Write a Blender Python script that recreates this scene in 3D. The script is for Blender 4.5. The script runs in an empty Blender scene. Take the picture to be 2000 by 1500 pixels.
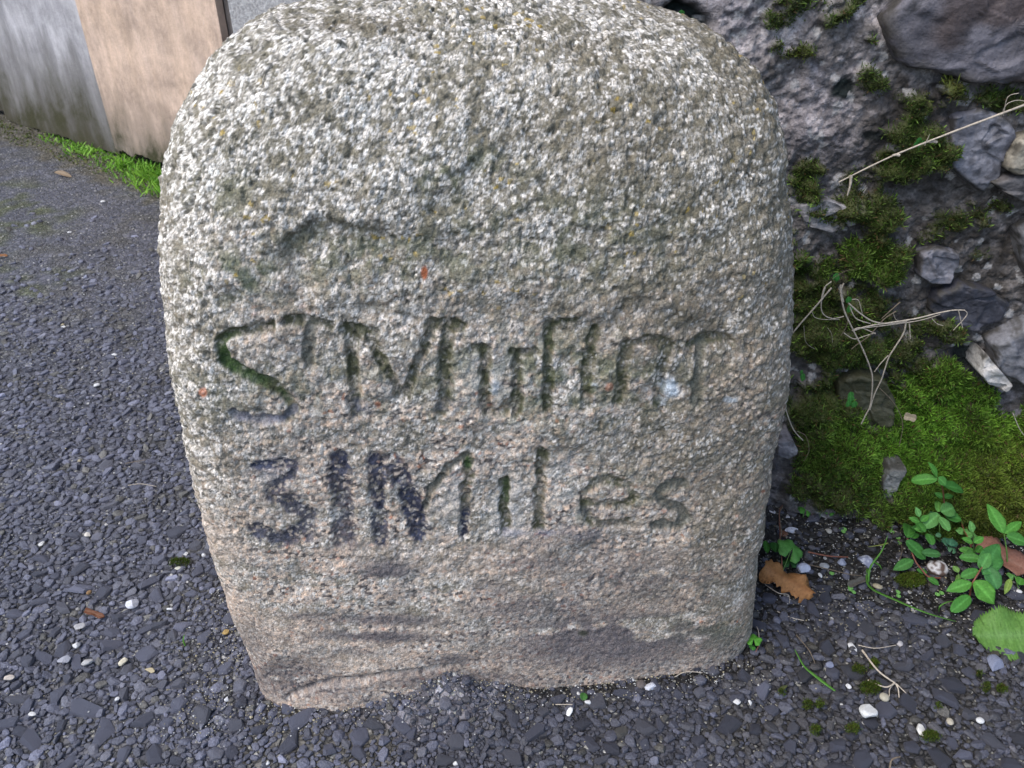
import bpy, bmesh, math, random
import numpy as np
from mathutils import Vector, Matrix

# ------------------------------------------------------------------ camera, light
S = bpy.context.scene
COL = S.collection
PITCH = math.radians(33.0)
CAMH = 0.675
FPX = 1570.0
cam = bpy.data.cameras.new('camera')
camo = bpy.data.objects.new('camera', cam)
COL.objects.link(camo)
camo.location = (0, 0, CAMH)
camo.rotation_euler = (math.radians(90) - PITCH, 0, 0)
cam.sensor_width = 36
cam.lens = 36 * FPX / 2000
cam.clip_start = 0.01
cam.clip_end = 500
cam.dof.use_dof = True
cam.dof.focus_distance = 0.74
cam.dof.aperture_fstop = 18
S.camera = camo

SUN_EL, SUN_AZ = math.radians(56), math.radians(-120)     # azimuth from +Y towards +X
world = bpy.data.worlds.new('World')
S.world = world
world.use_nodes = True
wn, wl = world.node_tree.nodes, world.node_tree.links
wn.clear()
sky = wn.new('ShaderNodeTexSky')
sky.sky_type = 'NISHITA'
sky.sun_disc = False
sky.sun_elevation = SUN_EL
sky.sun_rotation = SUN_AZ
sky.air_density = 1.0
sky.dust_density = 1.5
sky.ozone_density = 1.0
bg = wn.new('ShaderNodeBackground')
bg.inputs['Strength'].default_value = 0.145
wo = wn.new('ShaderNodeOutputWorld')
wl.new(sky.outputs[0], bg.inputs[0])
wl.new(bg.outputs[0], wo.inputs[0])

sun = bpy.data.lights.new('sun', 'SUN')
sun.energy = 1.5
sun.angle = math.radians(38)
sun.color = (1.0, 0.96, 0.9)
suno = bpy.data.objects.new('sun', sun)
COL.objects.link(suno)
sd = Vector((math.sin(SUN_AZ) * math.cos(SUN_EL), math.cos(SUN_AZ) * math.cos(SUN_EL), math.sin(SUN_EL)))
suno.rotation_euler = sd.to_track_quat('Z', 'Y').to_euler()

S.view_settings.view_transform = 'Standard'
S.view_settings.look = 'None'
S.view_settings.gamma = 1
S.view_settings.use_curve_mapping = False
S.view_settings.exposure = 1.0

rng = np.random.default_rng(7)
random.seed(7)
CP, SP = math.cos(PITCH), math.sin(PITCH)

# ------------------------------------------------------------------ photo <-> place
def ray(px, py):
    u, v = (px - 1000) / FPX, (750 - py) / FPX
    return np.array([u, CP + v * SP, -SP + v * CP])
def at_y(px, py, Y):
    d = ray(px, py); t = Y / d[1]
    return Vector((d[0] * t, Y, CAMH + d[2] * t))
def at_z(px, py, z=0.0):
    d = ray(px, py); t = (z - CAMH) / d[2]
    return Vector((d[0] * t, d[1] * t, z))
def proj(P):
    x, y, z = P[..., 0], P[..., 1], P[..., 2] - CAMH
    dep = np.maximum(y * CP - z * SP, 1e-3)
    return 1000 + FPX * x / dep, 750 - FPX * (y * SP + z * CP) / dep

# ------------------------------------------------------------------ noise
def _h(ix, iy, iz, seed):
    n = (ix.astype(np.uint32) * np.uint32(374761393) + iy.astype(np.uint32) * np.uint32(668265263)
         + iz.astype(np.uint32) * np.uint32(2246822519) + np.uint32(seed * 3266489 + 17))
    n = (n ^ (n >> np.uint32(13))) * np.uint32(1274126177)
    n = (n ^ (n >> np.uint32(15))) * np.uint32(2654435761)
    return n ^ (n >> np.uint32(16))
def _f(n):
    return n.astype(np.float32) * np.float32(1 / 4294967296.0)
def vnoise(P, seed=0):
    Pf = np.floor(P).astype(np.int64)
    w = (P - Pf).astype(np.float32)
    w = w * w * (3 - 2 * w)
    ix, iy, iz = Pf[:, 0], Pf[:, 1], Pf[:, 2]
    r = 0
    for a in (0, 1):
        wa = w[:, 0] if a else 1 - w[:, 0]
        for b in (0, 1):
            wb = w[:, 1] if b else 1 - w[:, 1]
            for c in (0, 1):
                wc = w[:, 2] if c else 1 - w[:, 2]
                r = r + wa * wb * wc * _f(_h(ix + a, iy + b, iz + c, seed))
    return r
def fbm(P, scale, octv=4, seed=0, gain=0.5):
    r, amp, tot = 0, 1.0, 0.0
    Q = P * scale
    for o in range(octv):
        r = r + amp * vnoise(Q + 13.7 * o, seed + o)
        tot += amp
        amp *= gain
        Q = Q * 2.03
    return r / tot                                     # 0..1, mean .5
def worley(P, scale, seed=0):
    Q = P * scale
    B = np.floor(Q).astype(np.int64)
    n = len(Q)
    f1 = np.full(n, 9.0, np.float32); f2 = np.full(n, 9.0, np.float32); cid = np.zeros(n, np.uint32)
    for a in (-1, 0, 1):
        for b in (-1, 0, 1):
            for c in (-1, 0, 1):
                ix, iy, iz = B[:, 0] + a, B[:, 1] + b, B[:, 2] + c
                h = _h(ix, iy, iz, seed)
                h2 = h * np.uint32(747796405) + np.uint32(289133645)
                h2 = h2 ^ (h2 >> np.uint32(15))
                h3 = h2 * np.uint32(2891336453) + np.uint32(12345)
                h3 = h3 ^ (h3 >> np.uint32(14))
                dx = ix + _f(h) - Q[:, 0]; dy = iy + _f(h2) - Q[:, 1]; dz = iz + _f(h3) - Q[:, 2]
                d = (dx * dx + dy * dy + dz * dz).astype(np.float32)
                closer = d < f1
                f2 = np.where(closer, f1, np.minimum(f2, d))
                cid = np.where(closer, h3, cid)
                f1 = np.where(closer, d, f1)
    return np.sqrt(f1), np.sqrt(f2), cid
def cr(cid, k):
    n = cid * np.uint32(2654435761 + 2 * k * 7919) + np.uint32(k * 97)
    n = (n ^ (n >> np.uint32(16))) * np.uint32(2246822519)
    return _f(n ^ (n >> np.uint32(13)))
def sst(a, b, x):
    t = np.clip((x - a) / (b - a), 0, 1)
    return t * t * (3 - 2 * t)
def blobs(fx, fy, lst, soft=1.0):
    """soft union of ellipses given in photo pixels (cx,cy,rx,ry,strength)"""
    m = np.zeros_like(fx)
    for cx, cy, rx, ry, s in lst:
        d = np.sqrt(((fx - cx) / rx) ** 2 + ((fy - cy) / ry) ** 2)
        m = np.maximum(m, s * (1 - sst(1 - .55 * soft, 1 + .45 * soft, d)))
    return m
def segdist(fx, fy, pts):
    best = np.full(fx.shape, 1e9)
    for (x0, y0), (x1, y1) in zip(pts[:-1], pts[1:]):
        dx, dy = x1 - x0, y1 - y0
        L = dx * dx + dy * dy + 1e-9
        t = np.clip(((fx - x0) * dx + (fy - y0) * dy) / L, 0, 1)
        best = np.minimum(best, np.hypot(fx - x0 - t * dx, fy - y0 - t * dy))
    return best

# ------------------------------------------------------------------ objects
def mesh_np(name, V, F, col=None, smooth=True, mats=(), fmat=None):
    V = np.ascontiguousarray(V, np.float32); F = np.ascontiguousarray(F, np.int32)
    me = bpy.data.meshes.new(name)
    k = F.shape[1]
    me.vertices.add(len(V)); me.vertices.foreach_set('co', V.ravel())
    me.loops.add(F.size); me.loops.foreach_set('vertex_index', F.ravel())
    me.polygons.add(len(F))
    me.polygons.foreach_set('loop_start', np.arange(0, F.size, k, dtype=np.int32))
    me.polygons.foreach_set('loop_total', np.full(len(F), k, np.int32))
    me.polygons.foreach_set('use_smooth', np.full(len(F), smooth, bool))
    for m in mats:
        me.materials.append(m)
    me.update(calc_edges=True)
    if col is not None:
        a = me.color_attributes.new('Col', 'FLOAT_COLOR', 'POINT')
        c = np.ones((len(V), 4), np.float32); c[:, :3] = col[:, :3]
        if col.shape[1] == 4:
            c[:, 3] = col[:, 3]
        a.data.foreach_set('color', c.ravel())
    return me
def link(name, me, parent=None, loc=None, label=None, cat=None, group=None, kind=None):
    o = bpy.data.objects.new(name, me)
    COL.objects.link(o)
    if parent is not None:
        o.parent = parent
    if loc is not None:
        o.location = loc
    tag(o, label, cat, group, kind)
    return o
def tag(o, label=None, cat=None, group=None, kind=None):
    if label: o['label'] = label
    if cat: o['category'] = cat
    if group: o['group'] = group
    if kind: o['kind'] = kind
    return o
def empty(name, loc, label, cat, group=None):
    o = bpy.data.objects.new(name, None)
    COL.objects.link(o)
    o.location = loc
    o.empty_display_size = .02
    return tag(o, label, cat, group)
def grid_faces(nr, nc, wrap=False):
    r = np.arange(nr - 1)[:, None]
    c = np.arange(nc if wrap else nc - 1)[None, :]
    c2 = (c + 1) % nc
    a = r * nc + c; b = r * nc + c2; d = (r + 1) * nc + c; e = (r + 1) * nc + c2
    return np.stack([a, b, e, d], -1).reshape(-1, 4)
def grid_normals(P, wrap=False):
    du = (np.roll(P, -1, 1) - np.roll(P, 1, 1)) if wrap else np.gradient(P, axis=1)
    dv = np.gradient(P, axis=0)
    N = np.cross(du, dv)
    return N / (np.linalg.norm(N, axis=-1, keepdims=True) + 1e-12)
def mixc(A, B, t):
    t = np.asarray(t)[..., None]
    return A * (1 - t) + np.asarray(B) * t

# ------------------------------------------------------------------ materials
def new_mat(name):
    m = bpy.data.materials.new(name)
    m.use_nodes = True
    nt = m.node_tree
    b = nt.nodes['Principled BSDF']
    return m, nt, b
def N(nt, t, **kw):
    n = nt.nodes.new(t)
    for k, v in kw.items():
        if hasattr(n, k) and k not in n.inputs:
            setattr(n, k, v)
        else:
            n.inputs[k].default_value = v
    return n
def noise(nt, vec, scale, detail=4, rough=.55):
    n = N(nt, 'ShaderNodeTexNoise', Scale=scale, Detail=detail, Roughness=rough)
    nt.links.new(vec, n.inputs['Vector'])
    return n
def mathn(nt, op, a, b=None, clamp=False):
    n = nt.nodes.new('ShaderNodeMath'); n.operation = op; n.use_clamp = clamp
    for i, v in enumerate((a, b)):
        if v is None: continue
        if isinstance(v, (int, float)): n.inputs[i].default_value = v
        else: nt.links.new(v, n.inputs[i])
    return n.outputs[0]
def maprange(nt, v, a, b, c, d):
    n = nt.nodes.new('ShaderNodeMapRange')
    nt.links.new(v, n.inputs[0])
    for i, x in enumerate((a, b, c, d)): n.inputs[i + 1].default_value = x
    return n.outputs[0]
def mixn(nt, fac, A, B, mode='MIX'):
    n = nt.nodes.new('ShaderNodeMix'); n.data_type = 'RGBA'; n.blend_type = mode
    for i, v in ((0, fac), (6, A), (7, B)):
        if isinstance(v, (int, float)): n.inputs[i].default_value = v
        elif isinstance(v, tuple): n.inputs[i].default_value = (*v, 1)
        else: nt.links.new(v, n.inputs[i])
    return n.outputs[2]
def vcol(nt):
    return N(nt, 'ShaderNodeVertexColor', layer_name='Col')
def bump(nt, b, height, dist, strength=1.0):
    n = N(nt, 'ShaderNodeBump', Strength=strength, Distance=dist)
    nt.links.new(height, n.inputs['Height'])
    nt.links.new(n.outputs[0], b.inputs['Normal'])
def coords(nt, which='Object'):
    return nt.nodes.new('ShaderNodeTexCoord').outputs[which]

def mat_vertex(name, rough=.85, spec=.3, fine=700, lo=.75, hi=1.25, bd=.0006, bs=.7, fine2=None, wet=False):
    m, nt, b = new_mat(name)
    co = coords(nt)
    n1 = noise(nt, co, fine, 5, .6)
    k = maprange(nt, n1.outputs[0], .25, .75, lo, hi)
    c = mixn(nt, 1.0, vcol(nt).outputs[0], k, 'MULTIPLY')
    nt.links.new(c, b.inputs['Base Color'])
    b.inputs['Roughness'].default_value = rough
    b.inputs['Specular IOR Level'].default_value = spec
    h = n1.outputs[0]
    if fine2:
        n2 = noise(nt, co, fine2, 4, .6)
        h = mathn(nt, 'ADD', h, mathn(nt, 'MULTIPLY', n2.outputs[0], 2.0))
    bump(nt, b, h, bd, bs)
    if wet:
        nt.links.new(vcol(nt).outputs[1], b.inputs['Roughness'])
    return m

def mat_granite():
    m, nt, b = new_mat('lichened granite')
    co = coords(nt)
    v = N(nt, 'ShaderNodeTexVoronoi', Scale=620.0)
    nt.links.new(co, v.inputs['Vector'])
    sep = nt.nodes.new('ShaderNodeSeparateColor'); nt.links.new(v.outputs['Color'], sep.inputs[0])
    n1 = noise(nt, co, 1400, 3, .6)
    k = maprange(nt, sep.outputs[0], 0, 1, .72, 1.28)
    k2 = maprange(nt, n1.outputs[0], .25, .75, .72, 1.28)
    c = mixn(nt, 1.0, vcol(nt).outputs[0], mathn(nt, 'MULTIPLY', k, k2), 'MULTIPLY')
    nt.links.new(c, b.inputs['Base Color'])
    b.inputs['Specular IOR Level'].default_value = .35
    nt.links.new(maprange(nt, sep.outputs[1], 0, 1, .55, .95), b.inputs['Roughness'])
    n2 = noise(nt, co, 520, 5, .65)
    h = mathn(nt, 'ADD', mathn(nt, 'MULTIPLY', n2.outputs[0], 1.4), mathn(nt, 'MULTIPLY', v.outputs['Distance'], -.5))
    bump(nt, b, h, .0009, 1.0)
    return m

def mat_ground():
    m, nt, b = new_mat('worn asphalt')
    co = coords(nt)
    vc = vcol(nt)
    wob = noise(nt, co, 60, 2)
    add = nt.nodes.new('ShaderNodeMixRGB'); add.blend_type = 'ADD'; add.inputs[0].default_value = .006
    nt.links.new(co, add.inputs[1]); nt.links.new(wob.outputs[1], add.inputs[2])
    hs, cs = [], []
    for sc in (95.0, 210.0):
        v = N(nt, 'ShaderNodeTexVoronoi', Scale=sc); nt.links.new(add.outputs[0], v.inputs['Vector'])
        e = N(nt, 'ShaderNodeTexVoronoi', Scale=sc, feature='DISTANCE_TO_EDGE'); nt.links.new(add.outputs[0], e.inputs['Vector'])
        s = nt.nodes.new('ShaderNodeSeparateColor'); nt.links.new(v.outputs['Color'], s.inputs[0])
        crack = maprange(nt, e.outputs['Distance'], 0, .16, 0, 1)
        hs.append(mathn(nt, 'MULTIPLY', crack, mathn(nt, 'ADD', s.outputs[1], .3)))
        val = maprange(nt, s.outputs[0], 0, 1, .45, 1.6)
        cs.append(mathn(nt, 'MULTIPLY', val, maprange(nt, crack, 0, 1, .45, 1)))
    pick = maprange(nt, noise(nt, co, 45, 2).outputs[0], .42, .58, 0, 1)
    hmix = nt.nodes.new('ShaderNodeMix'); nt.links.new(pick, hmix.inputs[0]); nt.links.new(hs[0], hmix.inputs[2]); nt.links.new(hs[1], hmix.inputs[3])
    cmix = nt.nodes.new('ShaderNodeMix'); nt.links.new(pick, cmix.inputs[0]); nt.links.new(cs[0], cmix.inputs[2]); nt.links.new(cs[1], cmix.inputs[3])
    fine = noise(nt, co, 900, 4, .7)
    k = mathn(nt, 'MULTIPLY', cmix.outputs[0], maprange(nt, fine.outputs[0], .3, .7, .7, 1.3))
    c = mixn(nt, 1.0, vc.outputs[0], k, 'MULTIPLY')
    # pale grit
    sp = N(nt, 'ShaderNodeTexVoronoi', Scale=130.0); nt.links.new(co, sp.inputs['Vector'])
    ss = nt.nodes.new('ShaderNodeSeparateColor'); nt.links.new(sp.outputs['Color'], ss.inputs[0])
    spk = mathn(nt, 'MULTIPLY', mathn(nt, 'LESS_THAN', sp.outputs['Distance'], .28), mathn(nt, 'GREATER_THAN', ss.outputs[0], .93))
    c = mixn(nt, spk, c, (.42, .41, .39))
    sp2 = N(nt, 'ShaderNodeTexVoronoi', Scale=420.0); nt.links.new(co, sp2.inputs['Vector'])
    s2 = nt.nodes.new('ShaderNodeSeparateColor'); nt.links.new(sp2.outputs['Color'], s2.inputs[0])
    spk2 = mathn(nt, 'GREATER_THAN', s2.outputs[0], .955)
    c = mixn(nt, mathn(nt, 'MULTIPLY', spk2, .8), c, (.3, .29, .25))
    nt.links.new(c, b.inputs['Base Color'])
    b.inputs['Roughness'].default_value = .62
    b.inputs['Specular IOR Level'].default_value = .45
    h = mathn(nt, 'ADD', mathn(nt, 'MULTIPLY', hmix.outputs[0], 1.0), mathn(nt, 'MULTIPLY', fine.outputs[0], .25))
    bump(nt, b, h, .0035, .9)
    return m

def mat_plain(name, col, rough=.7, spec=.4, nscale=200, var=.35, bd=.0005, trans=0.0, vein=False):
    m, nt, b = new_mat(name)
    co = coords(nt)
    n1 = noise(nt, co, nscale, 4, .6)
    k = maprange(nt, n1.outputs[0], .25, .75, 1 - var, 1 + var)
    c = mixn(nt, 1.0, col, k, 'MULTIPLY')
    nt.links.new(c, b.inputs['Base Color'])
    b.inputs['Roughness'].default_value = rough
    b.inputs['Specular IOR Level'].default_value = spec
    bump(nt, b, n1.outputs[0], bd, .6)
    if trans:
        out = nt.nodes['Material Output']
        tr = nt.nodes.new('ShaderNodeBsdfTranslucent'); nt.links.new(c, tr.inputs[0])
        mx = nt.nodes.new('ShaderNodeMixShader'); mx.inputs[0].default_value = trans
        nt.links.new(b.outputs[0], mx.inputs[1]); nt.links.new(tr.outputs[0], mx.inputs[2])
        nt.links.new(mx.outputs[0], out.inputs[0])
    return m

def mat_leafv(name, rough=.45, trans=.3):
    m, nt, b = new_mat(name)
    co = coords(nt)
    n1 = noise(nt, co, 350, 3, .6)
    k = maprange(nt, n1.outputs[0], .25, .75, .8, 1.2)
    c = mixn(nt, 1.0, vcol(nt).outputs[0], k, 'MULTIPLY')
    nt.links.new(c, b.inputs['Base Color'])
    b.inputs['Roughness'].default_value = rough
    b.inputs['Specular IOR Level'].default_value = .25
    bump(nt, b, n1.outputs[0], .0006, .7)
    tr = nt.nodes.new('ShaderNodeBsdfTranslucent'); nt.links.new(c, tr.inputs[0])
    mx = nt.nodes.new('ShaderNodeMixShader'); mx.inputs[0].default_value = trans
    nt.links.new(b.outputs[0], mx.inputs[1]); nt.links.new(tr.outputs[0], mx.inputs[2])
    nt.links.new(mx.outputs[0], nt.nodes['Material Output'].inputs[0])
    return m

def mat_board(name, base, base2, low, hi_z, streak=1.0):
    """weathered sheet wood: grain along Z, old and wet at the foot"""
    m, nt, b = new_mat(name)
    co = coords(nt)
    mp = nt.nodes.new('ShaderNodeMapping'); nt.links.new(co, mp.inputs[0])
    mp.inputs['Scale'].default_value = (1, 1, .30)
    g1 = noise(nt, mp.outputs[0], 70, 8, .75)
    g2 = noise(nt, mp.outputs[0], 14, 4, .6)
    blot = noise(nt, co, 9, 8, .72)
    spk = noise(nt, co, 75, 6, .75)
    c = mixn(nt, maprange(nt, g2.outputs[0], .35, .65, 0, 1), base, base2)
    c = mixn(nt, 1.0, c, maprange(nt, g1.outputs[0], .3, .7, 1 - .35 * streak, 1 + .3 * streak), 'MULTIPLY')
    c = mixn(nt, 1.0, c, maprange(nt, blot.outputs[0], .34, .66, .62, 1.28), 'MULTIPLY')
    c = mixn(nt, mathn(nt, 'MULTIPLY', maprange(nt, spk.outputs[0], .62, .75, 0, 1), .6), c, (.5, .47, .45))
    sx = nt.nodes.new('ShaderNodeSeparateXYZ'); nt.links.new(co, sx.inputs[0])
    zz = mathn(nt, 'ADD', sx.outputs[2], mathn(nt, 'MULTIPLY', mathn(nt, 'SUBTRACT', g2.outputs[0], .5), .30))
    f = maprange(nt, zz, .0, hi_z, 1, 0)
    c = mixn(nt, f, c, low)
    f2 = mathn(nt, 'MULTIPLY', maprange(nt, zz, .05, hi_z, 1, 0), maprange(nt, blot.outputs[0], .4, .6, 0, 1))
    c = mixn(nt, f2, c, (.045, .042, .018))
    nt.links.new(c, b.inputs['Base Color'])
    b.inputs['Roughness'].default_value = .8
    b.inputs['Specular IOR Level'].default_value = .25
    bump(nt, b, mathn(nt, 'ADD', g1.outputs[0], spk.outputs[0]), .003, .7)
    return m

M_granite = mat_granite()
M_ground = mat_ground()
M_chip = mat_vertex('slate chipping', rough=.55, spec=.5, fine=480, lo=.60, hi=1.40, bd=.0016, bs=1.0)
M_grit = mat_vertex('pale grit', rough=.7, fine=900)
M_wall = mat_vertex('lime mortar', rough=.8, spec=.3, fine=420, lo=.55, hi=1.45, bd=.0016, bs=.9, fine2=130)
M_rock = mat_vertex('limestone block', rough=.62, spec=.4, fine=300, lo=.68, hi=1.32, bd=.0012, bs=.8, fine2=90)
M_moss = mat_leafv('moss', .6, .35)
M_leaf = mat_leafv('leaf', .55, .3)
M_straw = mat_plain('dry straw', (.40, .34, .27), .6, .4, 500, .4)
M_straw_d = mat_plain('old dry stem', (.15, .115, .08), .7, .3, 500, .4)
M_stem = mat_plain('red stem', (.17, .06, .035), .5, .4, 400, .3)
M_gstem = mat_plain('green stem', (.09, .19, .04), .5, .4, 400, .3)

# ------------------------------------------------------------------ the ground
def stone_foot(x, y, grow=0.0):
    ca, sa = math.cos(math.radians(6.6)), math.sin(math.radians(6.6))
    s = x * ca + (y - .502) * sa
    n = -x * sa + (y - .502) * ca
    return np.maximum(np.abs(s - .008) / (.240 + grow), np.abs(n - .125) / (.125 + grow)) < 1
def wall_y(x):
    return .838 - .19 * (x - .3)
def wall_foot(x):
    return wall_y(x) - .062 + .012 * np.sin(x * 23) + .006 * np.sin(x * 61)
def board_y(x):
    return 1.363 - .76 * x
def ground_h(x, y):
    P = np.stack([x, y, np.zeros_like(x)], -1).reshape(-1, 3)
    h = (fbm(P, 9, 3, 3) - .5) * .010 + (fbm(P, 60, 3, 5) - .5) * .004
    h = h.reshape(x.shape)
    h = h + .012 * sst(.07, .0, np.hypot((x + .03) / 1.6, (y - .485)))        # asphalt lipped up the foot of the stone
    l_ = sst(.10, .0, np.abs(x + .075)) * sst(.048, .0, np.abs(y - (.474 + .1153 * (x + .24))))
    h = h + l_ * (.024 + .016 * (fbm(P, 70, 3, 9).reshape(x.shape) - .5) * 2)
    h = h + .006 * sst(.0, .25, x) * sst(.6, .75, y)                          # soil against the wall
    return h

gy = np.concatenate([np.linspace(-1.2, .2, 30)[:-1], .2 + (np.geomspace(.3, 3.9, 340) - .3)])
gq = np.linspace(-1.5, 1.5, 400)
Yg, Qg = np.meshgrid(gy, gq, indexing='ij')
Xg = Qg * (np.maximum(Yg, .2) * .85 + .35)
Zg = ground_h(Xg, Yg)
Pg = np.stack([Xg, Yg, Zg], -1).reshape(-1, 3)
gpx, gpy = proj(Pg)
base = np.tile(np.array([.092, .092, .112]), (len(Pg), 1))
nl = fbm(Pg, 5, 4, 31); nm = fbm(Pg, 22, 4, 32); nf = fbm(Pg, 120, 3, 33)
base *= (.75 + .5 * nl)[:, None]
base = mixc(base, (.080, .072, .050), sst(.52, .66, nm) * .45)
# weathered olive film far left
base = mixc(base, (.075, .085, .030), sst(.42, .6, nm) * sst(.5, 1.0, blobs(gpx, gpy, [(20, 410, 170, 70, 1), (0, 560, 120, 60, .9), (120, 540, 90, 25, .8), (-100, 450, 160, 120, 1)], 1)) * .8)
soil = np.maximum(sst(.04, .0, wall_foot(Pg[:, 0]) - .145 + .25 * np.maximum(0, Pg[:, 0] - .28) * .3 + (nm - .5) * .10 - Pg[:, 1]) * sst(.2, .24, Pg[:, 0]),
                  sst(-.02, .03, Pg[:, 1] - (board_y(Pg[:, 0]) - .17 + (nm - .5) * .16)))
soil = np.clip(soil, 0, 1)
base = mixc(base, np.array([.020, .016, .012]) * (1 + .0), soil * (Pg[:, 0] > -.1))
base = mixc(base, (.05, .045, .040), sst(.1, .3, Pg[:, 0]) * sst(.38, .6, nm) * .8)
base = mixc(base, (.10, .085, .055), soil * (Pg[:, 0] < -.1) * .9)
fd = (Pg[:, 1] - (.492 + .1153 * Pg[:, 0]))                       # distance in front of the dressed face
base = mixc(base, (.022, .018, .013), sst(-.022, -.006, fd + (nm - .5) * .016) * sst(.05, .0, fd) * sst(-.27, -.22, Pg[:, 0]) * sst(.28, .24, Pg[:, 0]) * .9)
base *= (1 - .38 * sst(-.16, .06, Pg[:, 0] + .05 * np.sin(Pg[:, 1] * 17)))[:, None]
lipc = sst(.11, .02, np.abs(Pg[:, 0] + .075)) * sst(.040, .012, np.abs(fd + .010))
base = mixc(base, mixc(np.tile([.12, .11, .125], (len(Pg), 1)), (.34, .32, .34), sst(.42, .6, nf)), lipc * .9)
base = mixc(base, (.10, .09, .065), sst(.58, .68, fbm(Pg, 14, 3, 77)) * sst(.30, .12, np.abs(Pg[:, 0] + .25)) * sst(.62, .45, Pg[:, 1]) * .7)
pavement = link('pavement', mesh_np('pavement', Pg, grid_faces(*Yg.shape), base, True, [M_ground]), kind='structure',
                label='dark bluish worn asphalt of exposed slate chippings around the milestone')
gb = np.array([[-60, -60, -.03], [60, -60, -.03], [60, 60, -.03], [-60, 60, -.03]])
link('ground', mesh_np('ground', gb, np.array([[0, 1, 2, 3]]), np.tile([.06, .06, .07], (4, 1)), False, [M_ground]), kind='structure')

# chips ------------------------------------------------------------
def chip_template(k):
    """an angular slate flake: irregular outline, one slightly tilted worn facet on top"""
    r = np.random.default_rng(100 + k)
    n = int(r.integers(5, 8)) if k % 2 else int(r.integers(8, 11))
    a = np.sort((np.arange(n) + r.uniform(-.33, .33, n)) / n) * 2 * math.pi
    ax = r.uniform(.72, 1.45)
    rad = r.uniform(.72, 1.08, n) if k % 2 else r.uniform(.84, 1.06, n)
    out = np.c_[rad * np.cos(a) * ax, rad * np.sin(a) / ax]
    off = r.normal(0, .07, 2)
    tx, ty = r.normal(0, .16, 2)
    bm = bmesh.new()
    for (x, y) in out:
        bm.verts.new((x, y, r.uniform(-.1, .2)))
        bm.verts.new((x * .97, y * .97, r.uniform(.22, .40)))
        q = r.uniform(.58, .86)
        X, Y = x * q + off[0], y * q + off[1]
        bm.verts.new((X, Y, .52 + tx * X + ty * Y + r.normal(0, .025)))
    bm.verts.new((off[0] + r.normal(0, .2), off[1] + r.normal(0, .2), .54 + r.uniform(.02, .14)))
    bm.verts.new((0, 0, -.5))
    bmesh.ops.convex_hull(bm, input=bm.verts)
    loose = [v for v in bm.verts if not v.link_faces]
    bmesh.ops.delete(bm, geom=loose, context='VERTS')
    bmesh.ops.triangulate(bm, faces=bm.faces)
    bm.verts.index_update()
    V = np.array([v.co[:] for v in bm.verts]); F = np.array([[v.index for v in f.verts] for f in bm.faces])
    bm.free()
    return V, F
TPL = [chip_template(k) for k in range(24)]
def chip_col(r, bright=1.0):
    g = r.uniform(.058, .112) * bright
    if r.random() < .07:
        g *= 1.7
    t = r.random()
    if t < .74: c = np.array([.94, .96, 1.26])
    elif t < .95: c = np.array([.98, .98, 1.18])
    else: c = np.array([1.06, 1.0, .90])
    return c * g
placed = []
cell = {}
CS = .016
def try_place(x, y, r, tight=.82):
    cx, cy = int(math.floor(x / CS)), int(math.floor(y / CS))
    for i in range(cx - 2, cx + 3):
        for j in range(cy - 2, cy + 3):
            for (a, b, c) in cell.get((i, j), ()):
                if (a - x) ** 2 + (b - y) ** 2 < ((c + r) * tight) ** 2:
                    return False
    cell.setdefault((cx, cy), []).append((x, y, r))
    placed.append((x, y, r))
    return True
# the big chips that catch the eye, where the photograph has them
for px, py, rp in [(585, 1404, 20), (565, 1448, 24), (388, 1399, 22), (166, 1378, 24), (280, 1406, 20), (325, 1412, 15), (200, 1425, 22), (470, 1370, 16),
                   (160, 1145, 20), (215, 1253, 17), (285, 1270, 22), (290, 1135, 17), (120, 1182, 16), (308, 1218, 13), (355, 1220, 14), (400, 1240, 16), (440, 1300, 15),
                   (785, 1418, 16), (1000, 1405, 17), (1090, 1365, 15), (870, 1390, 16), (730, 1415, 14), (890, 1450, 16), (1220, 1355, 15), (1670, 1310, 22), (1615, 1265, 16),
                   (1760, 1300, 14), (1790, 1210, 19), (1915, 1204, 22), (1730, 1380, 18), (1840, 1475, 22), (1425, 1410, 24), (1640, 1450, 17), (1995, 1440, 16), (1870, 1270, 14),
                   (1895, 1312, 16), (1860, 1335, 18), (1850, 1360, 22), (1630, 1310, 14), (1820, 1212, 9), (1725, 1332, 15), (1590, 1190, 15), (1613, 1165, 14), (1980, 1490, 15),
                   (505, 1420, 15), (300, 1470, 20), (240, 1470, 16), (350, 1330, 15), (110, 1350, 17), (30, 1360, 18), (60, 1440, 20), (420, 1470, 16), (640, 1460, 17), (700, 1470, 14)]:
    p = at_z(px, py, .004)
    d = (p - Vector((0, 0, CAMH))).length
    try_place(p.x, p.y, rp * d / FPX, .5)
def visible(x, y, m=160):
    P = np.array([x, y, 0.0]); a, b = proj(P)
    return -m < a < 2000 + m and b < 1500 + m
HOLLOWS = [(350, 1105, 34, 14), (385, 1268, 50, 22), (455, 1312, 46, 20), (150, 1185, 40, 12), (500, 1340, 30, 16), (400, 1430, 60, 16), (780, 1490, 120, 14), (1560, 1330, 40, 16), (660, 1395, 60, 12), (60, 1130, 30, 10), (1180, 1400, 40, 12)]
R2 = random.Random(5)
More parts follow.
